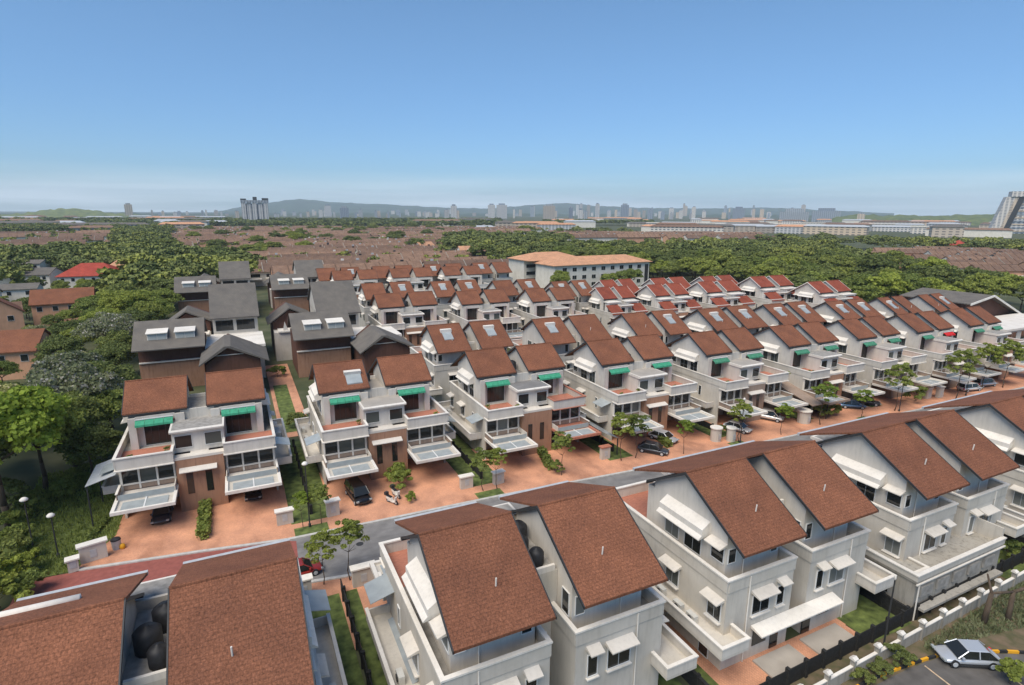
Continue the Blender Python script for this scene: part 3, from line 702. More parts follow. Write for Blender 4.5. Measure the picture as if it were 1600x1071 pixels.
for i,(x,y,sc) in enumerate([(-21.5,65,1.3),(-23.2,68,1.5),(-22.3,72.5,1.4),(-20.3,76,1.3),(-24.5,74,1.6),(-19.2,83,1.3),(-17.0,86,1.1),(-16.6,74.5,.9)]):
    tree(rnd.choice(['bush','bushdark']),x,y,sc,'leafy shrub in the undergrowth below the bright yellow-green tree','shrub','undergrowth shrubs on the left slope')
tree('flower',-27.2,78,.75,'pale flowering tree at the left edge just behind the bright tree','tree',G_L); tree('bigmid',-29.5,84,.7,'mid green tree at the very left edge behind the flowering trees','tree',G_L)
# camera helpers used only to leave views of the far houses open
CAMH=32.
def pip(x,y,P):
    c=False; n=len(P)
    for i in range(n):
        x0,y0=P[i]; x1,y1=P[i-1]
        if (y0>y)!=(y1>y) and x<(x1-x0)*(y-y0)/(y1-y0)+x0: c=not c
    return c
def scatter(P,step,seed,skip):
    g=random.Random(seed); xs=[p[0] for p in P]; ys=[p[1] for p in P]; out=[]
    y=min(ys)
    while y<max(ys):
        x=min(xs)+g.uniform(0,step)
        while x<max(xs):
            X=x+g.uniform(-.35,.35)*step; Y=y+g.uniform(-.35,.35)*step
            if pip(X,Y,P) and not any(a<=X<=b and c<=Y<=d for a,b,c,d in skip): out.append((X,Y))
            x+=step
        y+=step*.92
    return out
left=scatter([(-19.5,108),(-40,108),(-62,185),(-130,420),(-45,420),(-30,376),(6,330),(6,262),(-9,246),(-20,232),(-20.5,180)],8.6,3,[(-51,-34,134,151),(-63,-47,179,197),(-55,-35,195,211),(-66,-52,193,207),(-70,-38,279,318),(-84,-62,228,256)])
left.sort(key=lambda p:p[1])
left_low=[p for p in left if p[1]>=215 and (-75<p[0]<-34 and p[1]<283)]; left_far=[p for p in left if p[1]>=215 and not(-75<p[0]<-34 and p[1]<283) and not (p[0]<-70 and p[1]<325 and rnd.random()<.6)]; left=[p for p in left if p[1]<215]
for i,(x,y) in enumerate(left):
    k=rnd.choice(['big','big','bigmid','bigmid','flower']) if y<200 else rnd.choice(['far','farmid','far'])
    s=rnd.uniform(.72,1.05)
    if (x<-32 and y<136) or (x<-37 and 136<=y<215): s*=.52
    if y<125: s*=.85
    tree(k,x,y,s,'leafy tree among the left-hand woods %s'%('beside the peach and salmon houses' if y<215 else 'beyond the bright red roof'),'tree','woodland trees at the left '+('nearer' if y<215 else 'farther'),s*rnd.uniform(.8,1.05))
for x,y in left_low: tree('far',x,y,rnd.uniform(.42,.6),'small tree in front of the bright red hipped roof','tree','small trees in front of the bright red roof')
# street trees
ST=[('street',4.4,47.0,1.05,'slender tree on the left of the two beside the near road'),('street',6.6,46.6,1.2,'slender tree on the right of the two beside the near road'),
('streetbright',3.8,57.6,.85,'small pale street tree left of the lamp post'),('street',5.6,57.5,.9,'small street tree right of the lamp post'),
('street',23.8,57.0,1.1,'street tree left of the pair by the second white gate pillar'),('street',25.5,56.8,1.05,'street tree right of the pair by the second white gate pillar'),
('street',34.2,56.6,1.15,'lone street tree beside the hedge of the third house'),('street',43.6,57.0,1.35,'bushy street tree left of the black car'),('street',45.8,56.9,1.3,'bushy street tree nearest the black car'),
('streetbright',52.6,55.2,1.05,'slim street tree between the black car and the white pillars'),('street',62.6,54.9,1.3,'street tree beside the white barrel pillars'),('streetbright',70.6,54.4,1.05,'bright street tree in front of the parked white car'),
('streetbright',79.6,54.7,1.5,'wide layered street tree beside the round white pillar'),('streetbright',88.2,53.9,1.1,'small bright street tree left of the blue car'),('street',96.8,53.8,1.7,'broad street tree right of the blue car'),('street',112.8,52.9,1.9,'flat-topped street tree beside the gate pillars'),('street',129.0,53.2,1.9,'spreading street tree above the white van'),('street',124.0,54.2,1.8,'street tree left of the white van'),('street',142,53,2.,'last street tree at the right edge')]
for k,x,y,s,l in ST: tree(k,x,y,s,l,'tree','young street trees along the driveways')
for k,x,y,s,l in [('bush',15.2,61.5,1.25,'bushy shrub beside the motor scooter'),('bush',15.4,63.5,1.2,'rounded shrub against the second house wall'),('bush',15.4,58.2,.6,'little shrub at the kerb by the motor scooter'),
 ('bushdark',41.0,19.75,.62,'dark rounded shrub on the boundary wall by the car park'),('bushdark',38.8,19.7,.5,'low shrub beside the yellow and black kerb'),('bushdark',36.8,19.7,.5,'shrub at the bottom end of the yellow and black kerb'),
 ('bush',46.2,15.2,.9,'green shrub in front of the silver car'),('bush',64,23.5,1.,'shrub behind the concrete extension'),('bushdark',6,88,1.0,'round shrub in the alley between grey houses'),('bush',5.5,118,1.3,'shrub at the far end of the alley between grey houses'),
 ('bush',82.5,57.2,1.3,'clipped shrub left of the blue car'),('bush',105,55.5,1.6,'dark round shrub beside the seventh house'),('bush',85,57,1.2,'shrub under the sixth house canopy'),('bush',34,57.6,.8,'small shrub below the hedge'),('bush',62.5,58,.9,'shrub on the lawn by the barrel pillars')]:
    tree(k,x,y,s,l,'shrub','garden shrubs along the driveways' if y>50 else None)
pl_=[]
for i,(hx,hy) in enumerate([(b_[0],b_[1]) for b_ in Bpos[:6]]):
    for k_ in range(3):
        x=hx+rnd.choice([1.0,1.3,4.6,10.6,14.0]); y=hy+rnd.uniform(.5,2.5)
        t=thing('potted_plant','small potted plant on the upper terrace of the %s driveway house'%ordn[i],'plant',(x,y,6.36),0,'potted plants on the terraces of the driveway houses')
        m=MB(); m.lathe([(.14,0),(.2,.35)],(0,0,0),'terfloor',8); m.build('pot',t)
        o=bpy.data.objects.new('foliage',TV['bush'][0][0]); COL.objects.link(o); o.parent=t; o.scale=(.28,.28,.32); o.location=(0,0,.3)
for i,(x,y) in enumerate(((8.5,52),(24,50.5),(33,52.3),(52,49.5),(66,51))):
    m=MB(); m.lathe([(.36,0),(.36,.012)],(x,y,.031),'darkframe',16); tag(m.build('manhole_cover'),'round dark manhole cover in the grey road','manhole cover','manhole covers in the road')
# hedges
def hedge(x0,y0,x1,y1,w,h,label):
    t=thing('hedge',label,'hedge',(0,0,0),0,'clipped hedges between driveways'); g=np.random.default_rng(int(abs(x0*7)))
    L=math.hypot(x1-x0,y1-y0); n=int(L*w*h*110)+600
    u=g.random(n); a=g.uniform(-.5,.5,n)*w; z=g.random(n)**.7*h
    P=np.stack([x0+(x1-x0)*u+a*1.1,y0+(y1-y0)*u,z*(1+.12*np.sin(u*25))],1); A_=g.normal(size=P.shape); A_/=np.linalg.norm(A_,axis=1)[:,None]
    B_=np.cross(A_,g.normal(size=P.shape)); B_/=np.linalg.norm(B_,axis=1)[:,None]; s=.1
    q=np.stack([P-A_*s-B_*s,P+A_*s-B_*s,P+A_*s+B_*s,P-A_*s+B_*s],1).reshape(-1,3)
    me=bpy.data.meshes.new('foliage'); me.from_pydata(q.tolist(),[],[(4*i,4*i+1,4*i+2,4*i+3) for i in range(n)]); me.materials.append(M['leafmid'])
    o=bpy.data.objects.new('foliage',me); COL.objects.link(o); o.parent=t
hedge(-5.4,59.2,-5.4,67.3,1.1,1.1,'clipped green hedge between the two driveways of the first house')
hedge(33.7,58.3,35.6,65.5,1.0,1.0,'clipped green hedge slanting between driveways of the third house')
hedge(52.2,57.6,53.2,61.5,1.0,1.0,'clipped green hedge right of the black car')
hedge(-16.6,59.4,-14.6,68,.5,.5,'low flowering hedge along the left side of the first driveway')

# ------------------------------------------------------------------ right forest, far woods
F_P=[(165,112),(178,150),(172,238),dirxy(835,350),dirxy(850,440),dirxy(1040,450),dirxy(1130,520),dirxy(1300,500),dirxy(1350,390),dirxy(1480,300),dirxy(1700,270),(300,90),(260,92),(185,104)]
fo=scatter(F_P,11.5,5,[(168,215,40,100)])
fo.sort(key=lambda p:p[0]**2+p[1]**2)
NIND=150
ind,rest=fo[:NIND],fo[NIND:]
for i,(x,y) in enumerate(ind):
    s=rnd.uniform(.85,1.35); tree(rnd.choice(['far','far','farmid']),x,y,s,'leafy tree in the dense forest beyond the red-roofed houses','tree','forest trees beyond the red-roofed houses',s*rnd.uniform(.7,.95))
def mass(name,pts,key,smin,smax,seed,nq=700,ls=.85,zs=.85):
    g=np.random.default_rng(seed)
    base=[crown_mesh('m',5.5,4.2,22,nq,ls,'leaffar',seed+i,7)[1].reshape(-1,4,3) for i in range(4)]
    Q=[]
    for x,y in pts:
        b=base[g.integers(4)]; s=g.uniform(smin,smax); t=g.uniform(0,6.28); c,si=math.cos(t),math.sin(t)
        q=b*s; q=np.stack([q[...,0]*c-q[...,1]*si+x,q[...,0]*si+q[...,1]*c+y,q[...,2]*zs],-1); Q.append(q)
    q=np.concatenate(Q).reshape(-1,3); n=len(q)//4
    me=bpy.data.meshes.new(name); me.vertices.add(4*n); me.vertices.foreach_set('co',q.astype(np.float32).ravel())
    me.loops.add(4*n); me.loops.foreach_set('vertex_index',np.arange(4*n,dtype=np.int32))
    me.polygons.add(n); me.polygons.foreach_set('loop_start',np.arange(0,4*n,4,dtype=np.int32)); me.polygons.foreach_set('loop_total',np.full(n,4,dtype=np.int32))
    me.materials.append(M['leaffar']); me.update()
    o=bpy.data.objects.new(name,me); COL.objects.link(o); return o
o=mass('forest_canopy',rest,'far',1.1,1.5,11); tag(o,'forest canopy receding beyond the red-roofed houses','forest',kind='stuff')
lf=left_far+scatter([dirxy(330,380),dirxy(170,400),dirxy(-40,380),dirxy(-40,440),dirxy(165,470),dirxy(175,900),dirxy(-40,900),dirxy(-40,1300),dirxy(300,1300),dirxy(250,850),dirxy(252,470)],13,8,[])
lf+=scatter([dirxy(690,420),dirxy(815,320),dirxy(860,420),dirxy(900,620),dirxy(700,620)],14,18,[])+scatter([dirxy(870,760),dirxy(1000,760),dirxy(1000,800),dirxy(870,820)],17,19,[])+scatter([dirxy(1180,600),dirxy(1330,600),dirxy(1330,650),dirxy(1180,650)],17,29,[])+scatter([dirxy(1350,575),dirxy(1700,575),dirxy(1700,640),dirxy(1350,650)],13,20,[])
belt=scatter([dirxy(-60,1200),dirxy(780,1150),dirxy(780,1900),dirxy(-60,2000)],26,9,[])+scatter([dirxy(850,1450),dirxy(1020,1500),dirxy(1020,1650),dirxy(850,1650)],24,10,[])
CP=[dirxy(u,d) for u,d in ((340,240),(520,228),(690,236),(812,285),(825,335),(760,420),(700,520),(780,700),(860,1000),(250,1050),(252,450),(330,400))]
rt=scatter(CP,19,44,[])+scatter([dirxy(-60,410),dirxy(160,460),dirxy(165,860),dirxy(-60,860)],21,45,[]) 
o=mass('roofscape_trees',[(x,y) for x,y in rt if y>262],'far',.45,.95,41,300,1.0,.95); tag(o,'small trees filling the lanes of the brown roofscape','trees',kind='stuff')
o=mass('far_woods',lf,'far',1.0,1.5,21); tag(o,'far woodland receding at the upper left','woods',kind='stuff')
o=mass('horizon_tree_belt',belt,'far',1.5,2.3,31,260,1.7,.6); tag(o,'dark tree belt along the horizon below the skyline','woods',kind='stuff')

# ------------------------------------------------------------------ grey-roofed houses
def grey_front(x,y,label):
    t=thing('grey_roofed_house',label,'house',(x,y,0),0,'grey-roofed houses behind the first two driveway houses')
    m=MB(); m.box(.6,2.5,0,11.0,15,7.6,'brown'); m.box(.6,1.8,5.2,10.8,2.5,5.35,'cap'); m.box(.6,2.1,0,10.8,2.5,5.2,'terra'); m.build('wall',t)
    m=MB(); m.prism([(0,7.85),(0,8.05),(7.2,12.1),(14.4,8.1),(14.4,7.9),(7.2,11.85)],0,11.4,'roofgrey'); m.build('roof',t)
    for xx in (2.3,6.7):
        m=MB(); m.prism([(2.3,9.2),(2.3,10.6),(4.8,10.75),(4.8,10.4)],xx,xx+3.1,'cap'); m.prism([(1.9,10.5),(1.9,10.62),(4.9,10.95),(4.9,10.78)],xx-.15,xx+3.25,'cap'); d=m.build('dormer',t)
        for k in range(2):
            m=MB(); m.box(xx+.15+k*1.45,2.25,9.35,xx+1.45+k*1.45,2.31,10.35,'curtain'); m.build('window',d)
    # gable porch
    m=MB(); x0,x1,xc=10.6,21.6,15.2
    m.prism([(x0,6.3),(x0,6.5),(xc-.5,9.45),(xc+.5,9.45),(x1,6.4),(x1,6.2),(xc,9.2)],-9.2,1.5,'roofgrey','y'); m.build('gable_roof',t)
    m=MB(); m.prism([(x0+1,0),(x0+1,6.3),(xc,9.0),(x1-1.4,6.5),(x1-1.4,0)],-8.2,5,'brown','y'); m.build('gable_wall',t)
    m=MB(); m.box(xc-2.6,-8.45,7.75,xc+2.4,-8.2,7.85,'cap'); m.build('gable_trim',t)
    m=MB(); m.box(11.6,3,0,21.2,14,6.4,'white'); m.box(11.2,2.6,6.4,21.6,14,6.9,'cap'); m.build('terrace_block',t)
    return t
def grey_back(x,y,label,zt=16.5):
    t=thing('grey_roofed_house',label,'house',(x,y,0),0,'grey-roofed houses behind the first two driveway houses')
    m=MB(); m.box(.4,1.2,0,8.9,16,10.3,'rear'); m.prism([(1.2,10.2),(9.3,zt-.3),(16,11.5),(16,10.2)],.4,8.9,'rear'); m.build('wall',t)
    m=MB(); m.prism([(0,10.3),(0,10.5),(9.2,zt),(17,11.5),(17,11.3),(9.2,zt-.3)],0,9.3,'roofgrey'); m.build('roof',t)
    window(t,'f',.9,4.2,7.6,9.8,1.2,2); window(t,'f',4.8,8.3,7.6,9.8,1.2,2)
    m=MB(); m.box(-.2,-2.2,5.4,9.6,1.2,7.0,'cap'); m.build('balcony',t)
    # left gable
    m=MB(); m.prism([(-9.5,7.6),(-9.5,7.85),(-4.8,11.2),(0,8.9),(0,8.6),(-4.8,10.9)],8,16.5,'roofgrey','y'); m.build('gable_roof',t)
    m=MB(); m.prism([(-8.4,0),(-8.4,7.9),(-4.8,10.5),(-.4,8.4),(-.4,0)],9,22,'brown','y'); m.build('gable_wall',t)
    m=MB(); m.box(-7.6,4.8,6.3,-.6,8.6,6.6,'cap'); m.prism([(-2.6,6.6),(-1.5,6.6),(-2.2,8.6)],5.2,5.5,'cap','y'); m.prism([(-6.6,6.6),(-5.5,6.6),(-6.2,8.6)],5.2,5.5,'cap','y'); m.box(-8.4,5.2,0,-.4,9,6.3,'white'); m.build('terrace',t)
    return t
grey_front(-17.8,115.7,'grey-roofed house with two dormers behind the first driveway house')
grey_back(-5.8,130,'tall grey roof rising behind the first driveway house')
grey_front(-17.4,196,'grey house with dormers, farther one in the left column')
grey_back(-5.2,206,'farthest tall grey roof in the left column',15.5)
grey_front(8.6,113.5,'grey-roofed house with two dormers behind the second driveway house')
grey_back(14.6,126,'tall grey roof rising behind the second driveway house')
grey_front(9.4,192,'grey house with dormers, farther one in the right column')
grey_back(18.0,202,'farthest tall grey roof in the right column',15.5)

# ------------------------------------------------------------------ other buildings
def hip(mb,x0,y0,x1,y1,z0,z1,ins,k,t=.2):
    cx0,cx1=x0+ins,x1-ins; cy=(y0+y1)/2
    if cx0>cx1: cx0=cx1=(x0+x1)/2
    v=[(x0,y0,z0),(x1,y0,z0),(x1,y1,z0),(x0,y1,z0),(cx0,cy,z1),(cx1,cy,z1),(x0,y0,z0-t),(x1,y0,z0-t),(x1,y1,z0-t),(x0,y1,z0-t)]
    mb.add(v,[(0,1,5,4),(1,2,5),(2,3,4,5),(3,0,4),(6,9,8,7),(0,6,7,1),(1,7,8,2),(2,8,9,3),(3,9,6,0)],k)
t=thing('school_building','long white three-storey building with a pale orange roof before the forest','building',(118,205,0),R(3))
m=MB(); m.box(0,0,0,51,15,10.5,'cream'); m.box(-3,20,0,4,34,11.5,'cream'); m.box(4,12,0,12,30,10.5,'cream'); m.build('wall',t)
m=MB(); hip(m,-1,-1,52,16,10.7,13.6,9,'rooforange'); hip(m,-4,14,26,34,11.7,14.6,9,'rooforange'); m.build('roof',t)
for k in range(9):
    for z in (1.4,4.6,7.9): window(t,'f',4+k*5,6.1+k*5,z,z+1.6,0,1)
for z in (2.,5.,8.2): window(t,'f',-1.8,2.8,z,z+1.5,20,2)
m=MB(); m.box(48.4,-.08,0,50.4,0,9.5,'darkframe'); m.build('stair_opening',t)
# big grey roofed clubhouse, right edge
t=thing('pavilion_house','large grey-roofed gable building with a brown wall at the right edge','building',(166.7,80,0))
m=MB(); m.prism([(-.5,9.75),(-.5,10.0),(10,11.6),(32,3.2),(32,2.95),(10,11.3)],-1.5,16,'roofgrey','y'); m.build('roof',t)
m=MB(); m.prism([(-.5,9.6),(-.5,10.1),(10,11.7),(32,3.3),(32,2.8),(10,11.2)],-1.7,-1.51,'cap','y'); m.build('barge_board',t)
m=MB(); m.prism([(.5,0),(.5,9.8),(10,11.2),(29,3.9),(29,0)],0,15,'brown','y'); m.build('wall',t)
m=MB(); m.box(-6,-12,0,24,-1.8,5.4,'white'); m.box(-6.6,-12.6,5.4,24.6,-1.2,5.9,'cap'); m.build('front_wing',t)
for k in range(4): window(t,'f',-4.5+k*6,-.5+k*6,2.9,4.9,-12,1)
# houses at the left
def gable_house(x,y,w,d,h,rz,wall,roof,label,rh=3,grp=None,ridge='x',hipped=False):
    t=thing('house',label,'house',(x,y,0),rz,grp)
    m=MB(); m.box(0,0,0,w,d,h,wall)
    if not hipped:
        if ridge=='x': m.prism([(0,h),(d/2,h+rh-.2),(d,h)],.0,w,wall)
        else: m.prism([(0,h),(w/2,h+rh-.2),(w,h)],.0,d,wall,'y')
    m.build('wall',t)
    m=MB(); e=.6
    if hipped: hip(m,-e,-e,w+e,d+e,h,h+rh,min(w,d)*.45,roof)
    elif ridge=='x': m.prism([(-e,h-.25),(-e,h-.05),(d/2,h+rh+.1),(d+e,h-.05),(d+e,h-.25),(d/2,h+rh-.15)],-.4,w+.4,roof)
    else: m.prism([(-e,h-.25),(-e,h-.05),(w/2,h+rh+.1),(w+e,h-.05),(w+e,h-.25),(w/2,h+rh-.15)],-.4,d+.4,roof,'y')
    m.build('roof',t)
    for k in range(max(2,int(w/3.5))):
        xx=w*(k+.5)/max(2,int(w/3.5)); window(t,'f',xx-.6,xx+.6,h-2.1,h-.8,0,0)
    return t
gable_house(-47.5,138,11,10,5.6,R(-6),'peach','roof','salmon house with round-topped walls and a brown roof at the left edge',3.2)
gable_house(-60,182,10,12,6.5,R(20),'peach','roof','peach gabled house with a small white window among the left trees',4,ridge='y')
gable_house(-52,198,14,9,6.5,R(5),'peach','roof','brown-roofed peach house wing right of the gabled house',3.5)
gable_house(-63,196,9,8,5,R(15),'peach','roofcarpet','low brown-roofed annex left of the peach gabled house',2)
gable_house(-65,285,21,16,6,R(-5),'cream','roofbright','large house with a bright red hipped roof in the left woods',4.6,hipped=True)
gable_house(-52,305,18,12,7,R(-5),'cream','rooforange','orange hipped roof peeking behind the bright red roof',4,hipped=True)
gable_house(-92,300,22,14,6,R(-8),'cream','roofgrey','grey flat-topped house in the left woods, front one of the stacked pair',2.2)
gable_house(-96,322,18,10,9,R(-8),'cream','roofgrey','grey block rising behind the grey flat-topped house',1.2)
gable_house(-80,232,11,9,5.5,R(10),'cream','roofgrey','white modern house at the left edge with grey roof',1.6)
gable_house(-72,245,10,8,6,R(0),'cream','roofgrey','white modern house right of the one at the left edge',1.4)
gable_house(-98,262,12,9,6,R(0),'cream','roofbright','house with a red roof at the far left edge',2)
gable_house(-14,330,14,11,6,0,'cream','roofbright','pink-red roofed house above the tallest grey roof',4)
gable_house(12,345,22,8,6,0,'cream','roofbright','long pink-red roofed house right of the pink-red roofed one',2)
gable_house(42,345,12,8,6,0,'cream','roofbright','small red roof among the brown roofscape',2)
gable_house(120,395,14,10,7,R(30),'cream','rooforange','bright orange roof in the middle of the brown roofscape',4)
gable_house(128,340,12,8,8,R(0),'cream','rooforange','orange roofed house below the white pole in the roofscape',3)
gable_house(520,255,16,14,7,R(20),'cream','roofbright','red pagoda-like roof at the right edge of the forest',5,hipped=True)
# terrace roofscape
def make_terrace(n,wall,roof,seed):
    g=random.Random(seed); t=thing('terrace_row','x','terrace houses')
    L=n*6.5
    m=MB(); m.box(0,1,0,L,12,6.2,wall); m.prism([(1,6.2),(6.5,9.0),(12,6.2)],0,L,wall); m.build('wall',t)
    m=MB(); m.prism([(0,5.9),(0,6.1),(6.5,9.5),(13,6.1),(13,5.9),(6.5,9.2)],-.3,L+.3,roof); m.build('roof',t)
    m=MB()
    for i in range(n): m.box(i*6.5+.8,-3+g.uniform(0,.8),2.9,i*6.5+5.6,1.,3.3+g.uniform(0,.3),g.choice([wall,'cap',roof]))
    m.build('porch',t)
    m=MB()
    for i in range(n+1): m.box(i*6.5-.12,.2,6.0,i*6.5+.12,12.8,6.1,wall) if 0 else m.prism([(.0,6.15),(0,6.45),(6.5,9.85),(13,6.45),(13,6.15),(6.5,9.55)],i*6.5-.12,i*6.5+.12,g.choice([roof,roof,roof,'concrete']))
    m.build('party_wall',t)
    for i in range(n):
        if g.random()<.35:
            m=MB(); X=i*6.5+g.uniform(1,5); m.box(X,7,8.5,X+1.2,8.3,10.2,g.choice(['cap','metal','tank'])); m.build('roof_tank',t)
    for i in range(n): window(t,'f',i*6.5+1.2,i*6.5+5.2,3.8,5.2,1,1,False)
    index(t); return t
TP=[make_terrace(n,w,r_,s) for n,w,r_,s in ((8,'cream','roofcarpet',1),(10,'peach','roofcarpet',2),(7,'cream','roofcarpet',3),(9,'cream','roofcarpet',4))]
cnt=0
g=random.Random(12)
y=238
while y<1000:
    x=-190+g.uniform(0,20)
    while x<520:
        p=g.choice(TP)
        if pip(x,y,CP) and pip(x+40,y,CP) and g.random()<.93 and not (y<262 and x<95 and x>-40 and y<240):
            copy_tree(p,(x,y+g.uniform(-1,1),0),R(g.uniform(-4,4)),(1,1,1),'brown-roofed terrace row in the wide roofscape beyond the estate','brown-roofed terrace rows beyond the estate',('window','porch') if y>380 else ()); cnt+=1
        x+=60+g.uniform(0,6)
    y+=17 if y<420 else 24
RP=[dirxy(1340,430),dirxy(1500,320),dirxy(1700,290),dirxy(1700,560),dirxy(1340,560)]
y=60
while y<560:
    x=230
    while x<700:
        if pip(x,y,RP) and g.random()<.85: copy_tree(g.choice(TP),(x,y,0),R(-24+g.uniform(-6,6)),(.72,.72,.8),'terrace row in the brown roofscape beyond the forest at the right','brown-roofed terrace rows right of the forest',('window',)); cnt+=1
        x+=50
    y+=19
LP=[dirxy(-60,410),dirxy(160,460),dirxy(165,860),dirxy(-60,860)]
y=330
while y<900:
    x=-420
    while x<0:
        if pip(x,y,LP) and g.random()<.6: copy_tree(g.choice(TP),(x,y,0),R(8+g.uniform(-4,4)),(1,1,1),'brown terrace row among the woods at the upper left','brown terrace rows in the upper left woods',('window','porch')); cnt+=1
        x+=66
    y+=24
for k in range(34):
    x,y=dirxy(g.uniform(830,1180),g.uniform(610,760))
    copy_tree(g.choice(TP),(x,y,0),R(-10),(1,1,1),'reddish terrace row beyond the middle trees','reddish terrace rows beyond the middle trees',('window','porch'))
for p in TP: purge(p)
# trees among the roofscape
for i in range(110):
    x,y=g.uniform(-60,420),g.uniform(250,950)
    if pip(x,y,CP) and y>270: s=g.uniform(.9,1.4); tree('far',x,y,s,'lone dark tree standing in the brown roofscape','tree','trees dotted in the brown roofscape',s*.8)
for x,y in ((100,246),(104,232),(116,196),(140,197),(148,199),(154,200),(112,190),(180,215),(186,228)):
    tree('farmid',x,y,rnd.uniform(.55,.8),'green tree beside the long white building','tree','trees around the long white building')

# ------------------------------------------------------------------ skyline
def tower(x,y,w,d,h,mat,label,grp='city towers on the skyline',rz=.45,top=True):
    t=thing('tower_block',label,'building',(x,y,0),-rz,grp); m=MB(); m.box(-w/2,-d/2,0,w/2,d/2,h,mat); m.build('facade',t)
    if top: m=MB(); m.box(-w*.3,-d*.3,h,w*.3,d*.3,h+3.5+w*.08,'towerblue'); m.build('roof_plant',t)
    return t
hz=lambda u:331.5+(u-800)*.005
g=random.Random(33)
def sky(u,top,wpx,dist,mat,label,grp='city towers on the skyline'):
    x,y=dirxy(u,dist); sc=dist*math.cos(math.atan((u-800)/916.))*1.0
    h=32+(hz(u)-top)*sc/870.; return tower(x,y,wpx*sc/893.,wpx*sc/893.*.7,max(h,12),mat,label,grp,math.atan2(x,y))
# the pale slab tower at the left: five shafts joined by a dark crown
x,y=dirxy(398,1500); t=thing('apartment_tower','pale ribbed apartment block with a dark crown, tallest at the left of the skyline','building',(x,y,0),-math.atan2(x,y))
m=MB()
for i in range(5): m.box(-33+i*13.4,-8+(i%2)*2,0,-33+i*13.4+10.6,8,62,'tower')
m.box(-32,-4,0,32,7,60,'towerblue'); m.build('facade',t)
m=MB(); m.box(-34,-9,62,34,9,69,'towerblue'); m.box(-34,-7,69,-20,7,73,'darkframe'); m.box(-4,-7,69,6,7,78,'darkframe'); m.box(18,-7,69,34,7,75,'darkframe'); m.build('crown',t); t.scale=(.88,.88,.82)
named=[(200,320,10,3000,'towertan','small tan tower alone on the left skyline'),(537,325,13,2600,'towerblue','dark stepped tower left of the middle skyline'),(511,322,10,3800,'tower','pale twin tower above the left woods'),
(708,322,9,2400,'tower','white tower of the group above the brown roofscape'),(697,328,8,2450,'tower','shorter white tower beside the white group tower'),(714,329,5,2600,'towertan','thin tan tower right of the white group tower'),
(767,321,11,2800,'tower','pale tower left of centre'),(783,321,16,3000,'tower','wide pale slab tower left of centre'),(857,322,18,2900,'towertan','wide cream slab tower at the centre'),(891,325,6,2300,'towerblue','dark slim tower with a knob top'),
(906,328,8,2200,'tower','white tower in the cluster right of centre'),(914,331,6,2200,'towerblue','dark tower in the cluster right of centre'),(975,321,12,2700,'towerblue','dark twin-peaked tower right of centre'),(1015,328,8,2500,'towerblue','dark slim tower beside the low brown block'),
(1048,326,7,3200,'tower','pale far tower over the white sheds'),(1153,326,17,3300,'towerblue','blue-grey cluster tower at the right'),(1240,331,40,2600,'towerblue','wide dark slab building at the right'),(1290,330,38,2600,'towerblue','second wide dark slab beside the wide dark slab building'),(1345,334,10,2300,'towertan','small beige tower at the right')]
for u,tp,w,d,mt,l in named: sky(u,tp,w,d,mt,l,None)
for i in range(135):
    u=g.choice([g.gauss(1000,190),g.uniform(430,1260),g.uniform(220,700)]); 
    if u<215 or u>1300: continue
    sky(u,g.choice([g.uniform(319,328),g.uniform(326,334),g.uniform(328,334)]) if u>700 else g.uniform(327,334),g.uniform(2.2,6.5),g.uniform(3000,5600),g.choice(['tower','towerblue','towertan','tower']),'pale tower block in the hazy skyline')
for i in range(120):
    u=g.choice([g.uniform(0,330),g.uniform(680,1600),g.uniform(900,1600)]); dist=g.uniform(900,2300)
    x,y=dirxy(u,dist); w=g.uniform(30,110)
    if u>1530 and dist<1500: continue
    t=thing('low_block','long low pale building before the skyline','building',(x,y,0),-math.atan2(x,y)+g.uniform(-.3,.3),'low pale buildings before the skyline')
    m=MB(); h=g.uniform(8,15); m.box(-w/2,-9,0,w/2,9,h,g.choice(['tower','towertan','cream'])); m.build('facade',t)
    m=MB(); hip(m,-w/2-1,-10,w/2+1,10,h+.3,h+3,6,g.choice(['roofcarpet','roofgrey','metal','rooforange'])); m.build('roof',t)
# white long sheds
for u0,u1,dist in ((1010,1290,1300),(1240,1400,1500),(100,205,1500),(1425,1475,1200)):
    x0,y0=dirxy(u0,dist); x1,y1=dirxy(u1,dist); L=math.hypot(x1-x0,y1-y0)
    t=thing('long_shed','long white low building stretching before the %s skyline'%('left' if u0<500 else 'right'),'building',(x0,y0,0),math.atan2(y1-y0,x1-x0),'long white buildings before the skyline')
    m=MB(); m.box(0,0,0,L,25,11,'tower'); m.build('facade',t); m=MB(); m.box(-1,-1,11,L+1,26,12.2,'cream'); m.build('roof',t)
# leaning tower at the right edge
x,y=dirxy(1585,1350); t=thing('office_tower','glass office tower with a slanted left edge at the right edge of the view','building',(x,y,0),-math.atan2(x,y)*.82)
m=MB()
for x0,x1,k in ((-34,-22,'tower'),(-22,-17,'towertan'),(-17,-9,'darkframe')):
    m.add([(x0,-12,0),(x1,-12,0),(x1,12,0),(x0,12,0),(x0+16,-12,82),(x1+16,-12,82),(x1+16,12,82),(x0+16,12,82)],[(0,3,2,1),(4,5,6,7),(0,1,5,4),(1,2,6,5),(2,3,7,6),(3,0,4,7)],k)
m.box(-12,-14,82,14,12,94,'tower'); m.build('slanted_pier',t)
m=MB()
for i in range(11):
    z=i*7.5; xs=-8+i*1.45
    m.box(xs,-10,z,70,14,z+4.4,'tower' if i%3 else 'towerblue'); m.box(xs,-11,z+4.4,70,14,z+7.5,'towerblue' if i%2 else 'towertan')
m.build('floors',t); t.scale=(1,1,.76)
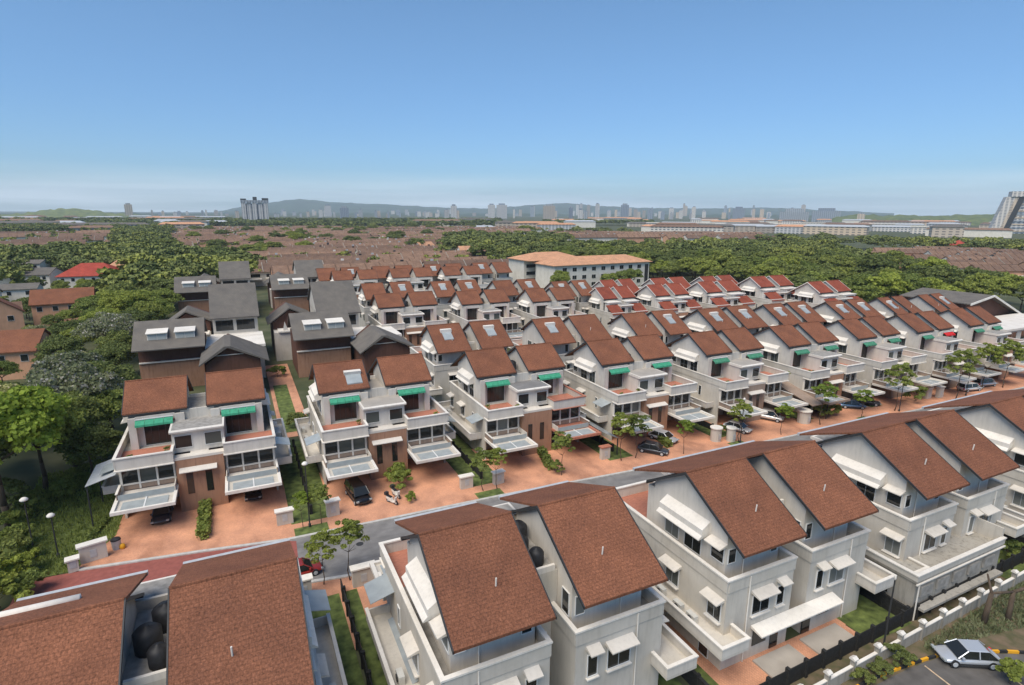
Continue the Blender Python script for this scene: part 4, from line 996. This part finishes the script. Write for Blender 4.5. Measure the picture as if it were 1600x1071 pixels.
# mountains
def hills(name,dist,prof,depth,k,label):
    m=MB(); vs=[];fs=[]; n=len(prof)
    for j,(off,hh) in enumerate(((-depth,0),(-depth*.45,.62),(0,1),(depth,0.3))):
        for i,(u,t_) in enumerate(prof):
            x,y=dirxy(u,dist+off); sc=dist*math.cos(math.atan((u-800)/916.))
            h=max(2,32+(hz(u)-t_)*sc/870.)*hh+(rnd.uniform(-.04,.04)*(100 if 0<j<3 else 0)); vs.append((x,y,h if hh else -3))
    for j in range(3):
        for i in range(n-1): a=j*n+i; fs.append((a,a+1,a+n+1,a+n))
    m.add(vs,fs,k); o=m.build(name,None,True,False); tag(o,label,None,kind='structure'); return o
def dense(P,st,amp,seed):
    g=random.Random(seed); out=[]; u=P[0][0]
    while u<=P[-1][0]:
        for a,b in zip(P,P[1:]):
            if a[0]<=u<=b[0]: out.append((u,a[1]+(b[1]-a[1])*(u-a[0])/(b[0]-a[0])+g.uniform(-amp,amp))); break
        u+=st
    return out
M['hill']=plain('wooded_hillside',(.05,.07,.035),.95,.3,.004)
hills('hill_range',9000,dense([(340,330),(385,322),(430,316),(470,312),(500,315),(540,318),(600,320),(680,324),(760,326),(830,321),(880,318),(930,322),(1000,325),(1100,326),(1200,325),(1260,327),(1400,334)],8,.5,1),1800,'hill','far mountain')
hills('near_hill',3200,dense([(-60,336),(20,333),(70,328),(105,325),(140,327),(170,332),(230,336)],6,.3,2),500,'leaffar','near hill')
hills('dark_ridge',2600,dense([(1300,339),(1345,335),(1400,336),(1440,337),(1500,336),(1520,334),(1560,335),(1680,336)],8,.6,3),400,'leaffar','ridge')
hills('low_ridge',6000,dense([(-100,336),(200,332),(350,333),(600,332),(900,334),(1300,336),(1700,338)],10,.6,4),1200,'hill','low')

# ------------------------------------------------------------------ street furniture and vehicles
def pillar(x,y,rz,label,round_=False,w=1.7,h=1.5,cap='cap'):
    t=thing('gate_pillar',label,'gate pillar',(x,y,0),rz,'white gate pillars with meter boxes')
    m=MB()
    if round_: m.lathe([(w*.42,0),(w*.42,h)],(0,0,.05),'rear',16)
    else: m.box(-w/2,-.3,.05,w/2,.3,h,'rear')
    m.build('body',t)
    m=MB()
    if round_: m.lathe([(w*.5,0),(w*.5,.14)],(0,0,h+.05),cap,16)
    else: m.box(-w/2-.15,-.42,h,w/2+.15,.42,h+.14,cap)
    m.build('cap_slab',t)
    m=MB(); yy=-.31 if not round_ else -w*.43
    m.box(-.25,yy-.02,.45,.25,yy+.03,1.2,'metal'); m.build('meter_box',t)
for x,y,rz,l,rd,w,h in [(-14.5,60.0,.25,'white wide gate pillar beside the first driveway',False,2.1,1.7),(-15.8,58.7,.2,'short stone pillar at the far left kerb',False,.8,1.2),(2.2,59.2,0,'white gate pillar left of the first lamp post',False,1.6,1.5),(7.0,58.8,.1,'white gate pillar right of the first lamp post',False,1.3,1.7),
 (22.3,58.6,0,'white gate pillar left of the paired street trees',False,1.5,1.5),(26.2,58.0,.1,'white gate pillar right of the paired street trees',False,1.3,1.5),(42,58.5,0,'brown-capped gate pillar left of the bushy street trees',False,1.3,1.7),(60.1,56.9,0,'barrel-shaped white pillar left of the street tree',True,1.8,1.9),(62.0,55.9,0,'barrel-shaped white pillar nearest the kerb',True,1.5,1.9),(78.2,56.6,0,'broad round white pillar near the layered street tree',True,2.3,1.9),(109,55.5,0,'gate pillar left of the flat-topped street tree',False,1.4,1.9),(111.5,54.9,0,'gate pillar under the flat-topped street tree',False,1.4,1.9),
 (2.7,46.0,0,'white gate pillar beside the near left roof',False,1.2,1.7),(7.6,45.6,0,'wide white gate pillar at the head of the grass alley',False,1.9,1.7)]: pillar(x,y,rz,l,rd,w,h,'terfloor' if 'brown' in l else 'cap')
def lamp(x,y,h,label,rz=0,r=.16):
    t=thing('street_lamp',label,'street lamp',(x,y,0),rz,'street lamps with white heads')
    m=MB(); m.lathe([(.14,0),(.13,.4),(.07,.5),(.05,h)],(0,0,0),'darkframe',8); m.build('pole',t)
    m=MB(); m.lathe([(.03,0),(r,.1),(r*1.15,.22),(r*.6,.38),(.02,.42)],(0,0,h),'cap',10); m.build('lamp_head',t,True)
lamp(4.45,57.4,6.9,'tall lamp post with a white head on the verge between the first two houses',0,.28)
lamp(62.6,54.7,6.4,'lamp post beside the barrel-shaped pillars')
lamp(97.2,53.3,5.6,'lamp post beside the broad street tree'); lamp(117,53.4,7.,'lamp post right of the flat-topped street tree'); lamp(143,53.2,6,'lamp post at the right edge')
lamp(-19.5,62.5,5.9,'lamp post with a white head on the left slope',0,.3); lamp(-17.6,61.8,4.2,'shorter lamp post with a white head on the left slope',0,.3); lamp(41.2,21.0,6.,'thin dark pole behind the third near house',0,.07)
def car(x,y,rz,L,Wd,H,col,label,suv=False,z=0,name='car'):
    mk='paint_'+col[0]
    if mk not in M:
        mm,nt,b=nmat(mk); b.inputs['Base Color'].default_value=(*col[1],1); b.inputs['Roughness'].default_value=.28; b.inputs['Metallic'].default_value=.35; b.inputs['Coat Weight'].default_value=.5; M[mk]=mm
    t=thing(name,label,'car' if name=='car' else name,(x,y,z),rz,'cars parked along the driveways' if y>50 else None)
    # x forward, sections: (x, halfwidth, z0, zbelt)
    hb=H*.60; secs=[(-L/2,.80,.42,hb*.84),(-L/2+.12,.92,.26,hb*1.0),(-L*.3,1,.22,hb*1.02),(0,1,.22,hb),(L*.22,1,.22,hb*.97),(L/2-.35,.95,.24,hb*.84),(L/2-.06,.84,.32,hb*.66)]
    m=MB(); vs=[];fs=[];w=Wd/2
    for X,a,z0,z1 in secs: vs+=[(X,-w*a,z0),(X,-w*a*1.0,z0+(z1-z0)*.55),(X,-w*a*.93,z1),(X,w*a*.93,z1),(X,w*a,z0+(z1-z0)*.55),(X,w*a,z0)]
    n=6
    for i in range(len(secs)-1):
        for j in range(n): fs.append((i*n+j,i*n+(j+1)%n,(i+1)*n+(j+1)%n,(i+1)*n+j))
    fs.append(tuple(range(n))); fs.append(tuple(range((len(secs)-1)*n,len(secs)*n))[::-1]); m.add(vs,fs,mk)
    body=m.build('body',t,True); sb=body.modifiers.new('sub','SUBSURF'); sb.levels=sb.render_levels=2
    r0,r1=(-L/2+.12,-L/2+.3) if suv else (-L/2+.35,-L*.26); f0,f1=(L*.27,L*.10) if not suv else (L*.32,L*.16)
    m=MB(); zb=hb*.99; wt=w*.74; ww=w*.92
    m.add([(r0,-ww,zb),(f0,-ww,zb),(f0,ww,zb),(r0,ww,zb),(r1,-wt,H-.05),(f1,-wt,H-.05),(f1,wt,H-.05),(r1,wt,H-.05)],[(0,1,5,4),(1,2,6,5),(2,3,7,6),(3,0,4,7)],'glass'); m.build('windows',t)
    m=MB(); m.add([(r1,-wt,H-.06),(f1,-wt,H-.06),(f1,wt,H-.06),(r1,wt,H-.06),(r1+.12,-wt*.9,H),(f1-.12,-wt*.9,H),(f1-.12,wt*.9,H),(r1+.12,wt*.9,H)],[(0,1,5,4),(1,2,6,5),(2,3,7,6),(3,0,4,7),(4,5,6,7)],mk)
    for sy in (-1,1):
        for (xa,xb) in ((r0,r1),(f0,f1),((r0+f0)/2-.05,(r0+f0)/2-.05)):
            p0=Vector((xa,sy*ww,zb)); p1=Vector((xb,sy*wt,H-.05)); m.tube(p0,p1,.05,.045,mk,5)
    m.build('roof_panel',t)
    for X_,nx in ((L/2-.05,1),(-L/2+.04,-1)):
        m=MB(); m.box(X_,-.26,.42,X_+nx*.03,.26,.54,'darkframe'); m.build('number_plate',t)
    m=MB(); m.box(-L*.36,-w*.97,.2,L*.36,-w*.9,.32,'darkframe'); m.build('side_trim',t); m=MB(); m.box(-L*.36,w*.9,.2,L*.36,w*.97,.32,'darkframe'); m.build('side_trim',t)
    for sx in (-1,1):
        for sy in (-1,1):
            X=sx*L*.31; m=MB(); m.tube((X,sy*(w-.2),.32),(X,sy*(w+.01),.32),.32,.32,'tank',16); wh=m.build('wheel',t)
            m=MB(); m.tube((X,sy*(w+.012),.32),(X,sy*(w+.03),.32),.19,.18,'metal',10); m.build('rim',wh)
    for sy in (-1,1):
        m=MB(); m.box(L/2-.24,sy*(w*.8)-.18,hb*.58,L/2-.06,sy*(w*.8)+.1,hb*.72,'canopyglass'); m.build('headlight',t)
        m=MB(); m.box(-L/2-.01,sy*(w*.72)-.14,hb*.62,-L/2+.1,sy*(w*.72)+.1,hb*.85,'redawning'); m.build('tail_light',t)
        m=MB(); m.box(L*.18,sy*(w+.02)-.09,hb*1.0,L*.22,sy*(w+.02)+.09,hb*1.14,mk); m.build('mirror',t)
SIL=('silver',(.52,.54,.56)); BLK=('black',(.012,.012,.014)); BLU=('blue',(.10,.19,.32)); WHT=('white',(.7,.7,.68)); DRK=('dark_grey',(.05,.055,.065)); RED=('red',(.35,.03,.02))
car(45.7,17.75,R(150),4.15,1.7,1.36,SIL,'silver hatchback parked beside the yellow and black kerb')
car(10.2,61.5,R(-82),4.7,1.85,1.75,BLK,'black people carrier on the second house driveway',True)
car(49.2,57.4,R(-52),4.3,1.75,1.4,DRK,'black car with its nose to the kerb on the fourth house driveway')
car(53.3,60.2,R(-70),4.4,1.75,1.4,SIL,'silver car half hidden by the hedge under the fourth house canopy')
car(74.3,59.8,R(-60),4.5,1.8,1.7,WHT,'white car reaching out from under the fifth house canopy',True)
car(66.0,58.4,R(-70),4.2,1.75,1.4,WHT,'white car behind the barrel-shaped pillars')
car(91.8,57.9,R(-35),4.3,1.75,1.45,BLU,'blue car between the small bright tree and the broad tree')
car(95.8,58.0,R(-50),4.3,1.75,1.45,DRK,'dark grey car right of the blue car')
car(85,59.5,R(-70),4.2,1.75,1.4,BLK,'black car in the shade left of the blue car')
car(121,54.9,R(-10),4.6,1.8,1.6,WHT,'white car right of the flat-topped street tree',True)
car(127,55.3,R(-10),4.6,1.8,1.7,SIL,'silver car below the spreading street tree',True)
car(2.6,49.3,R(5),4.1,1.7,1.35,RED,'red car mostly hidden behind the near left roof')
car(-9.5,66.2,R(-90),4.4,1.75,1.45,DRK,'dark car in the shade of the first house left carport')
car(-.6,67.5,R(-90),4.4,1.75,1.45,BLK,'black car in the shade of the first house right carport')
car(38.8,66.5,R(-90),4.3,1.75,1.4,SIL,'silver car under the third house right carport')
# motor scooter
def scooter(x,y,rz,label):
    t=thing('motor_scooter',label,'scooter',(x,y,0),rz)
    for X in (-.6,.62):
        m=MB(); m.tube((X,-.06,.27),(X,.06,.27),.27,.27,'tank',14); w=m.build('wheel',t); m=MB(); m.tube((X,-.07,.27),(X,.07,.27),.13,.13,'metal',10); m.build('rim',w)
    m=MB(); m.prism([(-.85,.55),(-.8,.8),(-.1,.72),(.1,.38),(.4,.4),(.55,1.0),(.66,.95),(.6,.35),(.2,.25),(-.3,.3)],-.14,.14,'cap','y'); m.build('body',t)
    m=MB(); m.prism([(-.85,.8),(-.8,.9),(-.1,.82),(-.1,.74)],-.15,.15,'tank','y'); m.build('seat',t)
    m=MB(); m.tube((.55,-.33,1.08),(.55,.33,1.08),.025,.025,'darkframe',6); m.tube((.6,0,.5),(.55,0,1.08),.04,.03,'metal',6); m.build('handlebar',t)
    m=MB(); m.box(-1.05,-.2,.85,-.7,.2,1.2,'darkframe'); m.build('top_box',t)
scooter(13.4,58.6,R(-60),'white motor scooter standing beside the shrub on the second driveway')
scooter(14.2,59.9,R(-75),'second motor scooter just behind the white one by the shrub')
t=thing('refuse_bins','grey and black refuse bin at the left corner of the first driveway','bin',(-12.9,61.2,0),R(10))
m=MB(); m.lathe([(.36,0),(.42,.95)],(0,0,.04),'metal',12); m.build('bin_body',t); m=MB(); m.lathe([(.45,0),(.4,.12),(.1,.2)],(0,0,.99),'tank',12); m.build('lid',t)
t=thing('refuse_bag','yellow rubbish bag leaning on the refuse bin','bag',(-12.4,61.0,.04)); m=MB(); m.lathe([(.2,0),(.26,.2),(.2,.42),(.05,.52)],(0,0,0),'yellow',9); m.build('sack',t,True)
# bare tree at lower right
t=thing('leaning_tree','dark forked tree trunk leaning over the earth bank at the right edge','tree',(53.6,18.7,0))
m=MB(); m.tube((0,0,0),(.8,.3,2.2),.22,.16,'bark'); m.tube((-2,.7,0),(-1.2,.9,2.3),.24,.17,'bark'); m.tube((-1.2,.9,2.3),(.8,.3,2.2),.1,.1,'bark'); m.tube((.8,.3,2.2),(3.5,-.4,2.6),.14,.1,'bark'); m.tube((-1.2,.9,2.3),(-.2,1.8,3.2),.12,.06,'bark'); m.build('trunk',t,True)
# plants and small debris on ground: grass tufts
def tufts(P,n,seed,k,h,name,label):
    g=np.random.default_rng(seed); xs=[p[0] for p in P]; ys=[p[1] for p in P]; V=[];F=[]
    while len(F)<n:
        x=g.uniform(min(xs),max(xs)); y=g.uniform(min(ys),max(ys))
        if not pip(x,y,P): continue
        a=g.uniform(0,6.28); w=g.uniform(.04,.1); hh=h*g.uniform(.5,1.5); dx,dy=math.cos(a)*w,math.sin(a)*w; lx,ly=g.normal()*.1,g.normal()*.1
        o=len(V); V+=[(x-dx,y-dy,.0),(x+dx,y+dy,.0),(x+lx+dx*.3,y+ly,hh),(x+lx-dx*.3,y+ly,hh)]; F.append((o,o+1,o+2,o+3))
    me=bpy.data.meshes.new(name); me.from_pydata(V,[],F); me.materials.append(M[k]); o=bpy.data.objects.new(name,me); COL.objects.link(o); tag(o,label,'grass',kind='stuff')
tufts([(44,19.6),(60,16.5),(66,21),(45,20.1)],5000,4,'leafgrey',.22,'dry_grass','rough dry grass on the earth bank above the painted kerb')
tufts([(-22,58.8),(-15.8,58.6),(-13.4,64),(-13.4,84),(-24,84)],9000,5,'leafmid',.3,'slope_grass','rough grass on the left slope')

# ------------------------------------------------------------------ air
HZ=.8e-4
m=MB(); m.box(-9000,-300,-1,15000,13500,420,'glass'); hb_=m.build('haze'); tag(hb_,'pale air haze',None,kind='stuff')
hm=bpy.data.materials.new('haze_air'); hm.use_nodes=True; nt=hm.node_tree; nt.nodes.clear()
out=nt.nodes.new('ShaderNodeOutputMaterial'); pv=nt.nodes.new('ShaderNodeVolumePrincipled'); pv.inputs['Density'].default_value=HZ; pv.inputs['Color'].default_value=(.76,.88,1,1); pv.inputs['Anisotropy'].default_value=.0
nt.links.new(pv.outputs[0],out.inputs['Volume']); hb_.data.materials.clear(); hb_.data.materials.append(hm)

# ------------------------------------------------------------------ light
w=bpy.data.worlds.new('World'); S.world=w; w.use_nodes=True; nt=w.node_tree
bg=nt.nodes['Background']; sk=nt.nodes.new('ShaderNodeTexSky'); sk.sky_type='NISHITA'; sk.sun_disc=False
EL,AZ=R(58),R(-125)   # AZ: direction to the sun, measured clockwise from +Y
sk.sun_elevation=EL; sk.sun_rotation=AZ; sk.air_density=1.0; sk.dust_density=.6; sk.ozone_density=2.5; sk.altitude=50
hs=nt.nodes.new('ShaderNodeHueSaturation'); hs.inputs['Saturation'].default_value=1.12; nt.links.new(sk.outputs[0],hs.inputs['Color'])
tc=nt.nodes.new('ShaderNodeTexCoord'); mp=nt.nodes.new('ShaderNodeMapping'); mp.inputs['Scale'].default_value=(1.3,1.3,26); nt.links.new(tc.outputs['Generated'],mp.inputs[0])
cn=nt.nodes.new('ShaderNodeTexNoise'); cn.inputs['Scale'].default_value=1.6; cn.inputs['Detail'].default_value=5; nt.links.new(mp.outputs[0],cn.inputs['Vector'])
sx=nt.nodes.new('ShaderNodeSeparateXYZ'); nt.links.new(tc.outputs['Generated'],sx.inputs[0])
lo_=nt.nodes.new('ShaderNodeMapRange'); lo_.inputs[1].default_value=.0; lo_.inputs[2].default_value=.065; lo_.inputs[3].default_value=1; lo_.inputs[4].default_value=0; nt.links.new(sx.outputs[2],lo_.inputs[0])
cr=nt.nodes.new('ShaderNodeMapRange'); cr.inputs[1].default_value=.36; cr.inputs[2].default_value=.62; cr.inputs[3].default_value=.15; cr.inputs[4].default_value=.95; nt.links.new(cn.outputs['Fac'],cr.inputs[0])
mm_=nt.nodes.new('ShaderNodeMath'); mm_.operation='MULTIPLY'; nt.links.new(lo_.outputs[0],mm_.inputs[0]); nt.links.new(cr.outputs[0],mm_.inputs[1])
el=nt.nodes.new('ShaderNodeMapRange'); el.interpolation_type='SMOOTHSTEP'; el.inputs[1].default_value=.02; el.inputs[2].default_value=.34; el.inputs[3].default_value=.0; el.inputs[4].default_value=1; nt.links.new(sx.outputs[2],el.inputs[0])
tint=mix(nt,1.,hs.outputs[0],mix(nt,el.outputs[0],(.50,.72,.98),(.87,.99,1.04)),'MULTIPLY')
nt.links.new(mix(nt,mm_.outputs[0],tint,(7.5,8.3,9.2)),bg.inputs['Color']); bg.inputs['Strength'].default_value=.1
L=bpy.data.lights.new('sun','SUN'); L.energy=2.9; L.angle=R(45); L.color=(1,.92,.80)
lo=bpy.data.objects.new('sun',L); COL.objects.link(lo)
d=Vector((math.sin(AZ)*math.cos(EL),math.cos(AZ)*math.cos(EL),math.sin(EL))); lo.rotation_euler=d.to_track_quat('Z','Y').to_euler()
# ------------------------------------------------------------------ camera
P_,YW,RO=.224,.449,.005
fw=Vector((math.sin(YW)*math.cos(P_),math.cos(YW)*math.cos(P_),-math.sin(P_)))
cam=bpy.data.cameras.new('camera'); co=bpy.data.objects.new('camera',cam); COL.objects.link(co); co.location=(0,0,32)
cam.sensor_width=36; cam.lens=F_/1600*36; cam.clip_end=40000; cam.clip_start=.5
q=fw.to_track_quat('-Z','Y'); co.rotation_euler=(q.to_matrix()@Matrix.Rotation(RO,3,'Z')).to_euler()
S.camera=co
S.view_settings.view_transform='Standard'; S.view_settings.look='None'; S.view_settings.exposure=.50; S.view_settings.gamma=1
S.cycles.volume_bounces=2
S.cycles.max_bounces=6
